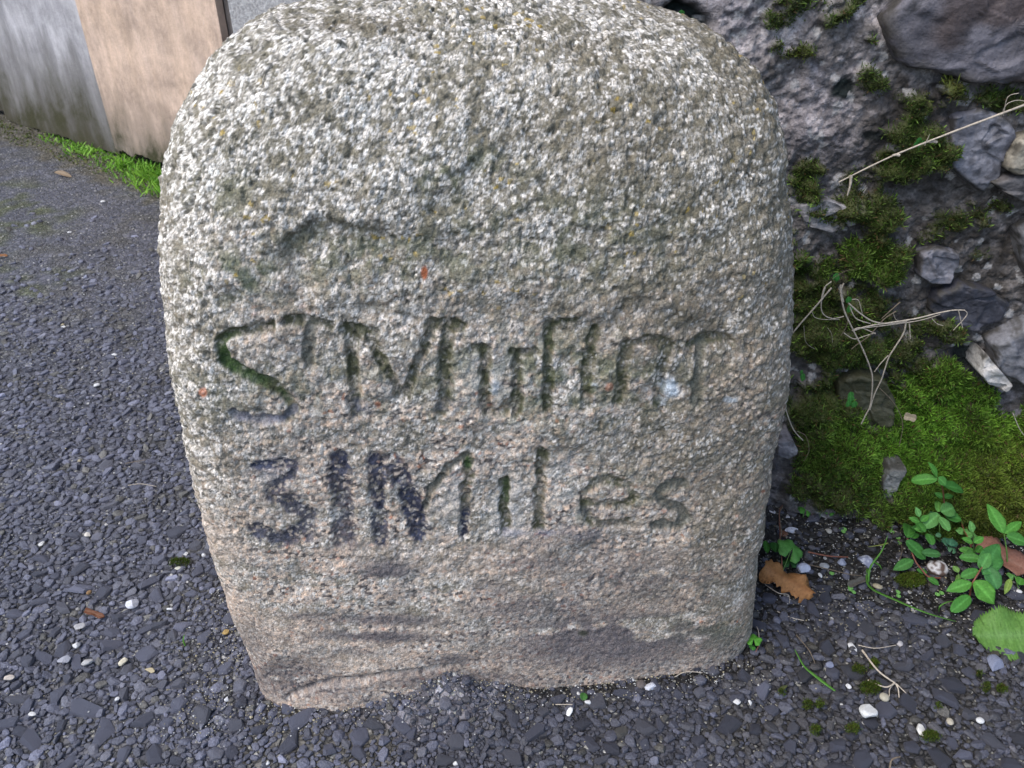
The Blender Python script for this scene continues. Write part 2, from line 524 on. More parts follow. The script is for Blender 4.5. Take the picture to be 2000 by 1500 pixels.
for rlo, rhi, tries, ymax in [(.0085, .0125, 600, 1.0), (.006, .0085, 5500, 1.9), (.0042, .006, 26000, 1.7), (.003, .0042, 90000, 1.35), (.0021, .003, 80000, .85), (.0016, .0021, 40000, .6)]:
    for i in range(tries):
        x = R2.uniform(-.75 * ymax - .35, .95); y = R2.uniform(.26, ymax)
        if not visible(x, y): continue
        if stone_foot(x, y, -.004) or y > wall_foot(x) + .01 and x > -.15: continue
        insoil = x > .22 and y > wall_foot(x) - .16
        if insoil and R2.random() < .86: continue
        if y > .45 * ymax and R2.random() < (y / ymax - .45) * 2.0: continue
        if y > board_y(x) - .17: continue
        P_ = proj(np.array([x, y, 0.0]))
        if rlo > .0022 and R2.random() < .8 and any(((P_[0] - a_) / c_) ** 2 + ((P_[1] - b_) / d_) ** 2 < 1 for a_, b_, c_, d_ in HOLLOWS): continue
        fd_ = .492 + .1153 * x - y
        if 0 < fd_ < .016 and -.02 < x < .24 and R2.random() < .85: continue
        if abs(x + .075) < .09 and 0 < fd_ < .030 and rlo > .003 and R2.random() < .8: continue
        # worn hollows where the binder and sand show
        try_place(x, y, R2.uniform(rlo, rhi), .80)
arr = np.array(placed)
hz = ground_h(arr[:, 0], arr[:, 1])
order = np.argsort(-(arr[:, 2] / np.hypot(arr[:, 1], .675)))
rr = np.random.default_rng(11)
VV, FF, CC = [], [], []
nv = 0
CHM = []; CHM2 = []
for k in range(24):
    for q in range(3):
        V, F = TPL[k]
        c = chip_col(rr) * 1.3
        CHM.append(mesh_np('stone_chip', V, F, np.tile(c, (len(V), 1)), False, [M_chip]))
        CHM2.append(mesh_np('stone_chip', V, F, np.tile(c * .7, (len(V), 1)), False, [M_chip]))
for rank, i in enumerate(order):
    x, y, r = arr[i]
    z = hz[i]
    k = rr.integers(24)
    if r > .0065: k = k | 1
    a = rr.uniform(0, 2 * math.pi)
    tilt = rr.normal(0, .17, 2)
    s = r * rr.uniform(1.0, 1.22)
    sz = min(r, .0085) * rr.uniform(.75, 1.1)
    zz = z + .0008 - .42 * sz + (rr.random() ** 2) * .0014
    M = Matrix.Translation((x, y, zz)) @ Matrix.Rotation(tilt[0], 4, 'X') @ Matrix.Rotation(tilt[1], 4, 'Y') @ Matrix.Rotation(a, 4, 'Z') @ Matrix.Diagonal((s, s, sz * 1.3, 1))
    if rank < 300:
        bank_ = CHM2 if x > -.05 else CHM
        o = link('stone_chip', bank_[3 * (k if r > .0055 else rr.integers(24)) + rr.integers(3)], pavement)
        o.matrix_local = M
    else:
        V, F = TPL[k]
        A = np.array(M)
        VV.append(V @ A[:3, :3].T + A[:3, 3]); FF.append(F + nv); nv += len(V)
        cc_ = chip_col(rr) * (1.25 if r > .0055 else 1.0)
        cc_ = cc_ * (1 - .34 * float(np.clip((x + .16 + .05 * math.sin(y * 17)) / .22, 0, 1)))      # chips get darker towards the right, along a wavy edge
        if x > .2 and rr.random() < .5: cc_ = cc_ * np.array([.85, .80, .68])      # half the chips by the wall darker and browner
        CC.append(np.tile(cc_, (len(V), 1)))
print('chips', len(arr))
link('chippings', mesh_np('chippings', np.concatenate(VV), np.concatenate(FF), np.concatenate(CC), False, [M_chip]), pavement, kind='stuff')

# fine pale grit ---------------------------------------------------
octa_v = np.array([[1, 0, 0], [0, 1, 0], [-1, 0, 0], [0, -1, 0], [0, 0, 1], [0, 0, -1]], float)
octa_f = np.array([[0, 1, 4], [1, 2, 4], [2, 3, 4], [3, 0, 4], [1, 0, 5], [2, 1, 5], [3, 2, 5], [0, 3, 5]])
VV, FF, CC = [], [], []; nv = 0
cnt = 0
while cnt < 5200:
    t = rr.random()
    if t < .30:
        x, y = rr.uniform(-1.3, .9), rr.uniform(.27, 1.5)
    elif t < .50:
        a = rr.uniform(0, 1); x, y = -.26 + .5 * a + rr.normal(0, .02), .474 + .1153 * (-.24 + .5 * a + .25) * .9 - abs(rr.normal(0, .016))
    elif t < .62:
        x, y = -.27 - abs(rr.normal(0, .035)), rr.uniform(.44, .62)
    else:
        x, y = rr.uniform(.25, .75), rr.uniform(.56, .78)
    if stone_foot(np.float64(x), np.float64(y), -.006) or (x > -.1 and y > wall_foot(x)): continue
    r = rr.uniform(.0005, .0011) * (1 if y < .8 else 1.8)
    if rr.random() < .05: r *= 1.9
    V = octa_v * rr.uniform(.6, 1.15, (6, 1)) * r
    an = rr.uniform(0, 6.28); c, s = math.cos(an), math.sin(an)
    V = V @ np.array([[c, -s, 0], [s, c, 0], [0, 0, 1]])
    V[:, 2] *= .7
    zz = float(ground_h(np.array([x]), np.array([y]))[0]) + .0022 + rr.uniform(0, .0015)
    VV.append(V + [x, y, zz]); FF.append(octa_f + nv); nv += 6
    tt = rr.random()
    c = np.array([.55, .54, .52]) if tt < .3 else (np.array([.36, .31, .2]) if tt < .7 else np.array([.2, .19, .17]))
    CC.append(np.tile(c * rr.uniform(.6, 1.1), (6, 1)))
    cnt += 1
link('fine_grit', mesh_np('fine_grit', np.concatenate(VV), np.concatenate(FF), np.concatenate(CC), False, [M_grit]), pavement, kind='stuff')

# ------------------------------------------------------------------ the milestone
PSI = math.radians(6.6)
knots = np.array([
    # z     L      R      F     B    n
    [-.06, -.251, .250, -.014, .235, 6.5],
    [.000, -.253, .251, -.014, .238, 6.5],
    [.080, -.260, .249, -.008, .240, 6.5],
    [.170, -.260, .244, -.003, .242, 7],
    [.240, -.258, .240, .000, .242, 6.5],
    [.320, -.258, .237, .001, .242, 6],
    [.380, -.257, .233, .003, .240, 5.5],
    [.440, -.252, .226, .008, .236, 5],
    [.490, -.240, .216, .016, .230, 4.5],
    [.530, -.222, .206, .030, .222, 4],
    [.560, -.197, .186, .048, .210, 3.6],
    [.580, -.164, .153, .070, .195, 3.2],
    [.592, -.116, .092, .092, .175, 2.6],
    [.598, -.056, .032, .115, .150, 2],
    [.600, -.014, -.014, .132, .132, 2]])
wid = (knots[:, 2] - knots[:, 1]) / 2
arc = np.concatenate([[0], np.cumsum(np.hypot(np.diff(knots[:, 0]), np.maximum(np.abs(np.diff(wid)), np.abs(np.diff(knots[:, 3])))))])
NR = 650
tt = np.linspace(0, arc[-1], NR)
K = np.stack([np.interp(tt, arc, knots[:, i]) for i in range(6)], -1)
ker = np.hanning(61); ker /= ker.sum()
Kp = np.concatenate([2 * K[:1] - K[30:0:-1], K, 2 * K[-1:] - K[-2:-32:-1]])
Ks = np.stack([np.convolve(Kp[:, i], ker, 'valid') for i in range(6)], -1)
for i in (1, 2, 3, 4):
    w_ = np.linspace(0, 1, NR) ** 12
    Ks[:, i] = Ks[:, i] * (1 - w_) + K[:, i] * w_
Ks[:, 5] = np.clip(Ks[:, 5], 2, 7)
# directions round the ring: dense in front and at the front half of the sides
a0, b0 = .25, .125
per = []
per += [(-a0, t) for t in np.linspace(.02, -b0, 110, endpoint=False)]
per += [(t, -b0) for t in np.linspace(-a0, a0, 570, endpoint=False)]
per += [(a0, t) for t in np.linspace(-b0, .02, 110, endpoint=False)]
per += [(a0, t) for t in np.linspace(.02, b0, 18, endpoint=False)]
per += [(t, b0) for t in np.linspace(a0, -a0, 60, endpoint=False)]
per += [(-a0, t) for t in np.linspace(b0, .02, 18, endpoint=False)]
per = np.array(per)
ang = np.arctan2(per[:, 1] / b0, per[:, 0] / a0)[None, :]
ca, sa = np.cos(ang), np.sin(ang)
hw = ((Ks[:, 2] - Ks[:, 1]) / 2)[:, None]; cx = ((Ks[:, 2] + Ks[:, 1]) / 2)[:, None]
hd = ((Ks[:, 4] - Ks[:, 3]) / 2)[:, None]; cyy = ((Ks[:, 4] + Ks[:, 3]) / 2)[:, None]
ne = Ks[:, 5][:, None]
rad = (np.abs(ca) ** ne + np.abs(sa) ** ne) ** (-1 / ne)
s_ = cx + hw * rad * ca
n_ = cyy + hd * rad * sa
z_ = np.repeat(Ks[:, 0][:, None], s_.shape[1], 1)
P0 = np.stack([s_ * math.cos(PSI) - n_ * math.sin(PSI), .502 + s_ * math.sin(PSI) + n_ * math.cos(PSI), z_], -1)
Nm = grid_normals(P0, True)
Pf = P0.reshape(-1, 3); Nf = Nm.reshape(-1, 3)
fx, fy = proj(Pf)
facing = sst(0, .3, -Nf[:, 1])
# big shape
low = (fbm(Pf, 7, 3, 41) - .5) * .020
med = (fbm(Pf, 26, 4, 42) - .5) * .008 * sst(1500, 700, fy)
ridge = (np.abs(fbm(Pf, 17, 3, 43) - .5) * 2)
disp = low + med
# roughness: coarse on top, dressed smooth towards the foot
rough = sst(1230, 900, fy + (fbm(Pf, 12, 3, 44) - .5) * 350)
rough = .34 + .60 * rough
disp += (fbm(Pf, 75, 4, 45, .6) - .5) * .0046 * rough
# worn scarps seen on the face
sc_px, sc_py = fx + (fbm(Pf, 30, 3, 46) - .5) * 110, fy + (fbm(Pf, 30, 4, 47, .6) - .5) * 110
def scarp(pts, w, dep):
    global disp
    xs = [p[0] for p in pts]; ys = [p[1] for p in pts]
    yl = np.interp(sc_px, xs, ys)
    e = sst(xs[0] - 40, xs[0] + 40, sc_px) * sst(xs[-1] + 40, xs[-1] - 40, sc_px)
    d = sc_py - yl
    disp -= dep * e * sst(-14, 16, d) * (1 - sst(16, w, d)) * facing
scarp([(560, 505), (620, 445), (700, 430), (760, 450)], 150, .0065)
scarp([(840, 360), (880, 325), (950, 305), (1040, 312)], 200, .0035)
scarp([(760, 470), (930, 440), (1080, 470)], 150, .002)
scarp([(1050, 610), (1240, 590), (1420, 640)], 110, .003)
scarp([(1080, 440), (1250, 470), (1440, 430)], 150, .002)
scarp([(430, 560), (620, 610), (820, 600), (1000, 580)], 100, .002)
scarp([(620, 1190), (760, 1175), (900, 1160)], 50, .0015)
# chipped bottom
disp -= .006 * blobs(fx, fy, [(590, 1330, 90, 40, 1), (470, 1280, 50, 70, .6), (1440, 1300, 60, 50, .6)], 1.2)
disp -= .004 * sst(.010, 0, np.abs(segdist(fx + (fbm(Pf, 60, 2, 48) - .5) * 40, fy, [(560, 1368), (640, 1340), (740, 1318), (880, 1305)])) * .001)
# crystals
f1, f2, cid = worley(Pf * [1, 1, 1.2], 320, 51)
edge = f2 - f1
h_g = cr(cid, 1)
disp += ((.4 + 1.0 * h_g) * .0007 * np.sqrt(sst(-.04, .42, edge)) - .0006) * (.28 + .72 * rough)
g1, g2, gid = worley(Pf, 95, 52)
disp += (.4 + cr(gid, 2)) * .0013 * sst(0, .4, g2 - g1) * rough
pit = sst(.80, .9, fbm(Pf, 190, 2, 53) + .12)
disp -= .0022 * pit * rough

# ---- cut letters
strokes = [
    # (points, half width px, depth m, kind)  kind g = mossy, b = blue paint left in the cut, f = faint
    ([(528, 641), (490, 642), (447, 650), (431, 668), (440, 700), (470, 724), (532, 752), (556, 776), (574, 800), (562, 818)], 10, .0062, 'g'),
    ([(570, 806), (552, 820), (500, 819), (456, 806)], 8, .0050, 'w'),
    ([(560, 631), (600, 630), (645, 637)], 9, .0050, 'g'),
    ([(604, 640), (604, 714)], 11, .0056, 'f'),
    ([(672, 646), (735, 650)], 9, .0050, 'g'),
    ([(686, 648), (690, 720), (695, 808)], 12, .0060, 'g'),
    ([(722, 655), (750, 712), (782, 775)], 10, .0050, 'g'),
    ([(790, 775), (805, 728), (826, 680), (849, 634)], 9, .0064, 'g'),
    ([(842, 630), (905, 636)], 9, .0046, 'g'),
    ([(876, 642), (870, 720), (864, 800)], 12, .0060, 'g'),
    ([(925, 680), (955, 680)], 7, .0035, 'g'),
    ([(948, 680), (946, 750), (948, 800), (976, 804), (1003, 784)], 10, .0058, 'g'),
    ([(1000, 686), (1040, 690)], 8, .0040, 'g'),
    ([(1012, 690), (1009, 740), (1008, 800)], 10, .0060, 'g'),
    ([(1122, 622), (1092, 628), (1072, 642)], 7, .0045, 'g'),
    ([(1072, 630), (1070, 710), (1070, 798)], 10, .0064, 'g'),
    ([(1160, 645), (1150, 690), (1144, 740), (1139, 786)], 10, .0050, 'g'),
    ([(1222, 664), (1214, 720), (1206, 782)], 10, .0060, 'g'),
    ([(1218, 668), (1262, 660), (1305, 672), (1318, 684)], 9, .0050, 'g'),
    ([(1298, 680), (1290, 730), (1286, 782)], 10, .0054, 'g'),
    ([(1352, 674), (1380, 664), (1418, 662), (1436, 674)], 9, .0058, 'g'),
    ([(1372, 676), (1364, 730), (1358, 782)], 10, .0052, 'f'),
    # second line
    ([(498, 911), (545, 907), (576, 912), (572, 930), (545, 948), (524, 962)], 9, .0026, 'B'),
    ([(528, 962), (566, 982), (594, 1000), (604, 1016), (596, 1036), (570, 1050)], 15, .0034, 'B'),
    ([(592, 1044), (550, 1056), (524, 1044), (500, 1034)], 13, .0034, 'B'),
    ([(662, 902), (668, 980), (674, 1056)], 20, .0046, 'B'),
    ([(735, 902), (738, 980), (744, 1058)], 15, .0042, 'B'),
    ([(738, 904), (766, 906), (790, 950), (808, 1000), (822, 1042)], 18, .0046, 'B'),
    ([(828, 992), (850, 948), (876, 906), (908, 890)], 7, .0046, 'f'),
    ([(914, 892), (910, 970), (906, 1046)], 9, .0050, 'gb'),
    ([(986, 938), (986, 985), (986, 1034)], 10, .0050, 'g'),
    ([(1058, 880), (1054, 950), (1052, 1028)], 10, .0052, 'g'),
    ([(1142, 982), (1137, 965), (1156, 945), (1188, 935), (1220, 941), (1236, 962), (1222, 984), (1180, 984), (1142, 982), (1139, 998), (1156, 1017), (1188, 1027), (1222, 1020)], 8, .0036, 'g'),
    ([(1334, 944), (1304, 946), (1284, 962), (1300, 984), (1330, 994), (1344, 1010), (1322, 1028), (1276, 1026)], 9, .0042, 'f'),
]
near = (fx > 380) & (fx < 1460) & (fy > 590) & (fy < 1090) & (facing > .3)
idx = np.where(near)[0]
wx = fx[idx] + (fbm(Pf[idx], 110, 3, 61) - .5) * 16
wy = fy[idx] + (fbm(Pf[idx], 110, 3, 62) - .5) * 16
n_w = fbm(Pf[idx], 160, 3, 63)
cut = np.zeros(len(idx)); green = np.zeros(len(idx)); blue = np.zeros(len(idx)); grey = np.zeros(len(idx)); white_ = np.zeros(len(idx))
for pts, w, dep, kd in strokes:
    d = segdist(wx, wy, pts)
    w = w * 1.18
    prof = 1 - sst(.40 * w, 1.20 * w, d)
    cut = np.maximum(cut, dep * prof * .66)
    inside = 1 - sst(.70 * w, 1.20 * w, d + (n_w - .5) * w * .9)
    if kd == 'g': green = np.maximum(green, inside)
    elif kd == 'f': grey = np.maximum(grey, inside)
    elif kd == 'B': blue = np.maximum(blue, inside)
    elif kd == 'w': white_ = np.maximum(white_, inside)
    elif kd == 'gb':
        green = np.maximum(green, inside * sst(1010, 980, wy)); blue = np.maximum(blue, inside * sst(980, 1010, wy))
disp[idx] -= cut
# the field between the cuts stands a touch lower where it has spalled
Pd = Pf + Nf * disp[:, None]
# keep the very top closed
top_w = (np.arange(NR) / (NR - 1))[:, None].repeat(s_.shape[1], 1).ravel() > .9999
Pd[top_w] = Pf[top_w] + [0, 0, disp.reshape(NR, -1)[-2].mean()]

# ---- colour (pigment only)
n_l = fbm(Pf, 6, 4, 71); n_m = fbm(Pf, 24, 4, 72); n_s = fbm(Pf, 85, 4, 73); n_x = fbm(Pf, 260, 3, 74)
r1, r2, r3 = cr(cid, 3), cr(cid, 4), cr(cid, 5)
# fresh granite: warm feldspar, quartz, black mica
fresh = np.zeros((len(Pf), 3))
fresh[:] = (.56, .475, .40)
fresh = mixc(fresh, (.56, .43, .34), (r1 < .25) * .8)
fresh = mixc(fresh, (.68, .65, .61), ((r1 > .25) & (r1 < .42)) * .8)
fresh = mixc(fresh, (.34, .31, .29), ((r1 > .42) & (r1 < .68)) * .8)
fresh = mixc(fresh, (.055, .05, .055), ((r1 > .86)) * .9)
fresh = mixc(fresh, (.38, .15, .08), ((r2 > .985)) * .7)
fresh *= (.86 + .28 * r3)[:, None]
# lichen crust: chalk-white grains with olive-black between
leftw = sst(640, 380, fx + (n_m - .5) * 200) * sst(1250, 800, fy)
crust = np.zeros((len(Pf), 3))
q1, q2, qid = worley(Pf * [1, 1, 1.2], 190, 54)
qr = cr(qid, 2)
crust[:] = (.49, .475, .44)
crust = mixc(crust, (.77, .75, .72), sst(.34, .54, r1 * .55 + qr * .55 + (n_l - .5) * .35 + .10 * leftw))
crust = mixc(crust, (.23, .22, .19), ((r2 < .26)) * .8)
crust = mixc(crust, (.065, .065, .04), sst(.15, .03, edge) * .8)
crust = mixc(crust, (.155, .145, .105), sst(.50, .60, n_x * .5 + n_s * .5) * .85)
crust = mixc(crust, (.13, .12, .085), sst(.10, .02, q2 - q1) * .5)
crust = mixc(crust, (.05, .05, .04), (r3 > .93) * .8)
topw = sst(860, 420, fy + (n_l - .5) * 500 + (n_m - .5) * 220)
edgeR = 0
wc = np.clip(np.maximum(topw, leftw * .9), 0, 1)
wc = np.maximum(wc, sst(.55, .66, n_m) * .7 * sst(1250, 1000, fy))
wc = np.maximum(wc, blobs(fx, fy, [(960, 990, 60, 70, .9), (1250, 850, 170, 90, .7), (740, 1090, 40, 20, .9), (840, 1200, 80, 30, .8), (680, 1280, 70, 30, .6), (500, 1220, 40, 60, .5)], 1.3) * sst(.35, .55, n_s + .1))
wc = np.maximum(wc, sst(.50, .60, fbm(Pf * [1, 1, 1.8], 34, 4, 76, .6)) * .8 * sst(1330, 1200, fy))
col = mixc(fresh, crust, wc)
# brown-olive film on the right and across the upper middle
film_w = sst(1080, 1440, fx + (n_l - .5) * 500 + (n_m - .5) * 300) * sst(1360, 1180, fy) * .72
film_w = np.maximum(film_w, blobs(fx, fy, [(1230, 260, 330, 170, .6), (1150, 430, 420, 180, .5), (1330, 620, 260, 200, .75), (700, 60, 160, 22, .8), (1160, 90, 160, 50, .6), (700, 330, 180, 120, .25), (640, 470, 160, 60, .5)], 1.6))
film_m = film_w * sst(.32, .56, n_s * .6 + n_m * .4 + .14 * film_w)
film_col = mixc(np.tile([.095, .082, .055], (len(Pf), 1)), (.16, .14, .10), n_x)
film_m2 = film_m * (1 - .7 * ((r1 > .62) & (edge > .10)))
col = mixc(col, film_col, np.clip(film_m2, 0, .92))
# green algae
al = blobs(fx, fy, [(470, 540, 90, 50, .7), (760, 500, 300, 60, .4), (700, 760, 300, 60, .35), (1050, 740, 260, 90, .55), (900, 340, 120, 50, .5), (1180, 980, 120, 60, .4), (1380, 1240, 70, 40, .5), (430, 380, 60, 80, .25), (1090, 470, 260, 90, .35)], 1.4) * sst(.38, .6, n_s)
col = mixc(col, (.105, .135, .075), al)
# ochre lichen specks
ys = (r2 > .972) * sst(.52, .6, n_m) * sst(700, 500, fy)
col = mixc(col, (.36, .26, .05), ys * .75)
# dark violet-grey damp skin near the foot, drawn out sideways
Pst = Pf * [1, 1, 3.2]
n_st = fbm(Pst, 16, 4, 75)
damp = blobs(fx, fy, [(1180, 1255, 230, 70, 1.0), (1060, 1190, 160, 30, .7), (1250, 1130, 170, 50, .55), (760, 1215, 130, 12, .9), (600, 1205, 60, 8, .7), (880, 1290, 60, 16, .8), (1050, 1100, 90, 14, .7), (960, 1150, 50, 20, .6), (740, 1245, 130, 12, 1.0), (755, 1118, 60, 24, 1.0), (760, 1145, 20, 30, .7),
                      (540, 1330, 100, 50, .8), (480, 1270, 60, 60, .6), (640, 1350, 110, 30, .7), (900, 1330, 200, 22, .8), (1120, 1060, 120, 30, .5), (690, 1275, 60, 8, .6), (1400, 1290, 100, 60, .4)], 1.3)
damp = damp * sst(.38, .50, n_st * .7 + n_s * .3 + .09 * damp)
col = mixc(col, np.array([.092, .084, .094]) * (.8 + .6 * n_x)[:, None], damp * .88)
tan = sst(900, 1100, fy) * sst(.45, .62, n_st) * (1 - damp)
col = mixc(col, (.48, .385, .315), tan * .35)
# few named spots
col = mixc(col, (.45, .14, .06), blobs(fx, fy, [(829, 532, 7, 13, 1), (402, 762, 8, 10, .7), (1188, 752, 9, 9, .5), (738, 790, 6, 6, .7)], .6))
col = mixc(col, (.46, .52, .58), blobs(fx + (n_s - .5) * 20, fy + (n_x - .5) * 20, [(1305, 757, 17, 20, 1), (965, 752, 10, 12, .9), (1292, 785, 12, 8, .6), (1424, 780, 9, 8, .7), (1160, 748, 6, 5, .6)], .8))
col = mixc(col, (.04, .045, .03), blobs(fx, fy, [(1140, 1240, 10, 6, .9), (500, 265, 8, 7, .8), (440, 212, 6, 5, .8), (920, 40, 16, 5, .8)], 1))
# grooves: moss, algae, what remains of the blue paint
gcol = col[idx]
gn = n_s[idx]; gr = r1[idx]
gcol = mixc(gcol, (.055, .060, .028), green * (.62 + .3 * sst(.4, .6, gn)) * (1 - .6 * (gr > .66)))
deepgreen = blobs(fx[idx], fy[idx], [(450, 700, 30, 50, 1), (490, 740, 40, 25, .9), (550, 785, 20, 25, .7), (913, 905, 8, 16, 1), (990, 960, 10, 30, .6), (1072, 700, 12, 60, .2)], 1)
gcol = mixc(gcol, (.035, .075, .018), green * deepgreen * .9)
gcol = mixc(gcol, (.10, .105, .085), grey * .78 )
pb = np.clip(blue * sst(.33, .48, gn + .06), 0, 1)
navy = mixc(np.tile([.018, .022, .046], (len(idx), 1)), (.07, .08, .13), sst(.4, .8, n_x[idx]))
gcol = mixc(gcol, navy, pb * (1 - .72 * (gr > .68)) * (.75 + .25 * sst(.3, .6, n_m[idx])) * .97)
gcol = mixc(gcol, (.16, .17, .23), white_ * .55)
wb = blobs(fx[idx], fy[idx], [(700, 800, 28, 18, .8), (500, 820, 60, 8, .6), (760, 765, 30, 20, .4), (870, 790, 22, 14, .5), (530, 915, 40, 26, .5), (990, 1042, 40, 7, .8), (1070, 1042, 24, 8, .7), (1180, 1000, 50, 14, .45), (1130, 1040, 60, 16, .3)], 1) * sst(.4, .6, gn)
gcol = mixc(gcol, (.20, .22, .33), wb * .6)
halo = blobs(fx[idx], fy[idx], [(960, 740, 60, 60, .5), (1000, 990, 50, 60, .7), (880, 960, 40, 60, .5), (1100, 950, 40, 60, .5), (560, 945, 50, 20, .5)], 1.3) * (1 - np.clip(green + blue + grey, 0, 1)) * sst(.4, .55, gn)
gcol = mixc(gcol, (.70, .68, .66), halo * .75)
col[idx] = gcol
col = np.clip(col * (.84 + .32 * n_l)[:, None] * [1.06, 1.0, .935], .01, .82)
mile = link('milestone', mesh_np('milestone', Pd, grid_faces(NR, s_.shape[1], True)[:, ::1], col, True, [M_granite]),
            label='round-topped granite milestone cut with ST MULLINS 3 MILES, standing on the asphalt', cat='milestone')

# ------------------------------------------------------------------ the rubble wall
wall = empty('rubble_wall', (.5, .85, 0), 'mossy rubble stone wall with pinkish mortar behind the milestone', 'wall')
WP = Vector((.5, .85, 0))
xs = np.concatenate([np.linspace(-.17, .2, 90, endpoint=False), np.linspace(.2, .86, 440, endpoint=False), np.linspace(.86, 1.9, 60)])
zs = np.concatenate([np.linspace(-.04, .64, 420, endpoint=False), np.linspace(.64, 1.5, 50)])
Zw, Xw = np.meshgrid(zs, xs, indexing='ij')
def wall_base(X, Z):
    bank = .074 * np.exp(-(np.maximum(Z, 0) / (.17 - .07 * np.clip((X - .38) / .1, 0, 1))) ** 2)
    return wall_y(X) - bank
Yw = wall_base(Xw, Zw)
Pw = np.stack([Xw, Yw, Zw], -1).reshape(-1, 3)
wpx, wpy = proj(Pw)
wpx = wpx + (fbm(Pw, 22, 4, 87, .6) - .5) * 110; wpy = wpy + (fbm(Pw, 22, 4, 88, .6) - .5) * 110
d = -(fbm(Pw, 8, 3, 81) - .5) * .040 - (fbm(Pw, 32, 4, 82, .55) - .5) * .016 - (fbm(Pw, 120, 4, 83, .65) - .5) * .011
w1, w2, wid_ = worley(Pw, 130, 89)
d -= (cr(wid_, 1) ** 2) * .0024 * sst(0, .4, w2 - w1)
MOSS = [(1860, 900, 230, 160, 1.0), (1960, 960, 200, 120, 1.0), (1650, 880, 130, 75, .85), (1600, 600, 80, 110, .75), (1700, 510, 110, 60, .75), (1590, 740, 90, 70, .6), (1850, 760, 120, 60, .9),
        (1545, 90, 60, 26, .8), (1520, 25, 60, 18, .7), (1640, 30, 60, 24, .75), (1610, 95, 40, 18, .6), (1560, 120, 30, 20, .7), (1740, 190, 100, 40, .55), (1840, 170, 36, 20, .9), (1930, 185, 80, 22, .8),
        (1700, 65, 22, 14, .8), (1800, 280, 30, 50, .55), (1700, 410, 90, 50, .5), (1900, 390, 60, 40, .5), (1780, 560, 60, 60, .5), (1960, 490, 40, 20, .4), (655, 5, 30, 20, .9), (1900, 1010, 160, 30, .8), (1590, 930, 80, 50, .7), (1740, 690, 90, 60, .8), (1590, 540, 70, 90, .8), (1620, 660, 110, 90, .7), (1700, 600, 120, 60, .6), (1590, 840, 90, 90, .75), (1600, 30, 160, 60, .5), (1760, 330, 120, 60, .6), (1640, 420, 80, 40, .5), (1900, 420, 120, 50, .55), (1560, 355, 40, 26, .7), (1850, 500, 120, 60, .4), (1740, 240, 80, 60, .6), (1700, 120, 30, 60, .5), (1780, 620, 120, 40, .6), (1960, 200, 60, 24, .8)]
def moss_mask(px_, py_, P):
    m = blobs(px_, py_, MOSS, 1.4)
    n1 = fbm(P, 28, 4, 91, .6); n2 = fbm(P, 90, 3, 92)
    return np.clip(sst(.34, .55, m * .78 + (n1 - .5) * 1.2 + (n2 - .5) * .45 + .08 * (m > .9)), 0, 1) * (m > .06)
mm = moss_mask(wpx, wpy, Pw)
cush = fbm(Pw, 55, 2, 93)
d -= mm * (.003 + .020 * sst(.25, .8, cush))
# dark cavity above the stone's right shoulder
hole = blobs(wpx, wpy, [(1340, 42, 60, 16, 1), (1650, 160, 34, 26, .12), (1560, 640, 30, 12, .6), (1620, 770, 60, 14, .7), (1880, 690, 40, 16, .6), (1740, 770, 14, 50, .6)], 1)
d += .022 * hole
Pw2 = Pw.copy(); Pw2[:, 1] += d
n1 = fbm(Pw, 10, 4, 84); n2 = fbm(Pw, 45, 4, 85, .6); n3 = fbm(Pw, 160, 3, 86)
wcol = mixc(np.tile([.15, .135, .13], (len(Pw), 1)), (.30, .27, .265), sst(.48, .68, n2))
wcol = mixc(wcol, (.11, .105, .12), sst(.5, .62, n1 * .5 + n2 * .5) * .85)
wcol = mixc(wcol, (.035, .030, .024), sst(.48, .60, n3 * .5 + n2 * .5) * .75)
pink = blobs(wpx, wpy, [(1600, 230, 90, 90, 1), (1480, 60, 90, 50, .8), (1680, 140, 50, 50, .7), (1610, 400, 90, 40, .55), (1420, 20, 120, 40, .6), (1740, 20, 60, 30, .5)], 1.3)
wcol = mixc(wcol, mixc(np.tile([.36, .31, .30], (len(Pw), 1)), (.60, .53, .515), sst(.4, .6, n2 * .6 + n3 * .4)), pink * .85)
wcol = mixc(wcol, (.12, .115, .135), pink * sst(.52, .60, n1) * .6)
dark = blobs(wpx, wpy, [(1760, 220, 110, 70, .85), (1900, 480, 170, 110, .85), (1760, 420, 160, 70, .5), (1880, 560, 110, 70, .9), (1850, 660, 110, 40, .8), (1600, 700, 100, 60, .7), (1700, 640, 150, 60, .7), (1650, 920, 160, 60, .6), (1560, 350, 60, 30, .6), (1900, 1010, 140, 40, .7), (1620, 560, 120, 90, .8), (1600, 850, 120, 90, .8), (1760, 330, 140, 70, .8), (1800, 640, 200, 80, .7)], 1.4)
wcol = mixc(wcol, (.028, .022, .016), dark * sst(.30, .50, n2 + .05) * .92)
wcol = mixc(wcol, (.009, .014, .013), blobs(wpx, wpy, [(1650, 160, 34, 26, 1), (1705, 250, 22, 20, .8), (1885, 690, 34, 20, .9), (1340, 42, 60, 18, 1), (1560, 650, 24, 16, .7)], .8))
mcol = mixc(np.tile([.030, .034, .008], (len(Pw), 1)), (.060, .075, .014), n2)
wcol = wcol * (.66 + .70 * cr(wid_, 3) ** 2)[:, None]
wcol = mixc(wcol, (.42, .40, .385), (cr(wid_, 4) > .93) * (1 - mm) * .6)
wcol = mixc(wcol, mcol, mm * .92)
link('mortar', mesh_np('mortar', Pw2 - np.array(WP), grid_faces(*Xw.shape)[:, ::1], wcol, True, [M_wall]), wall)
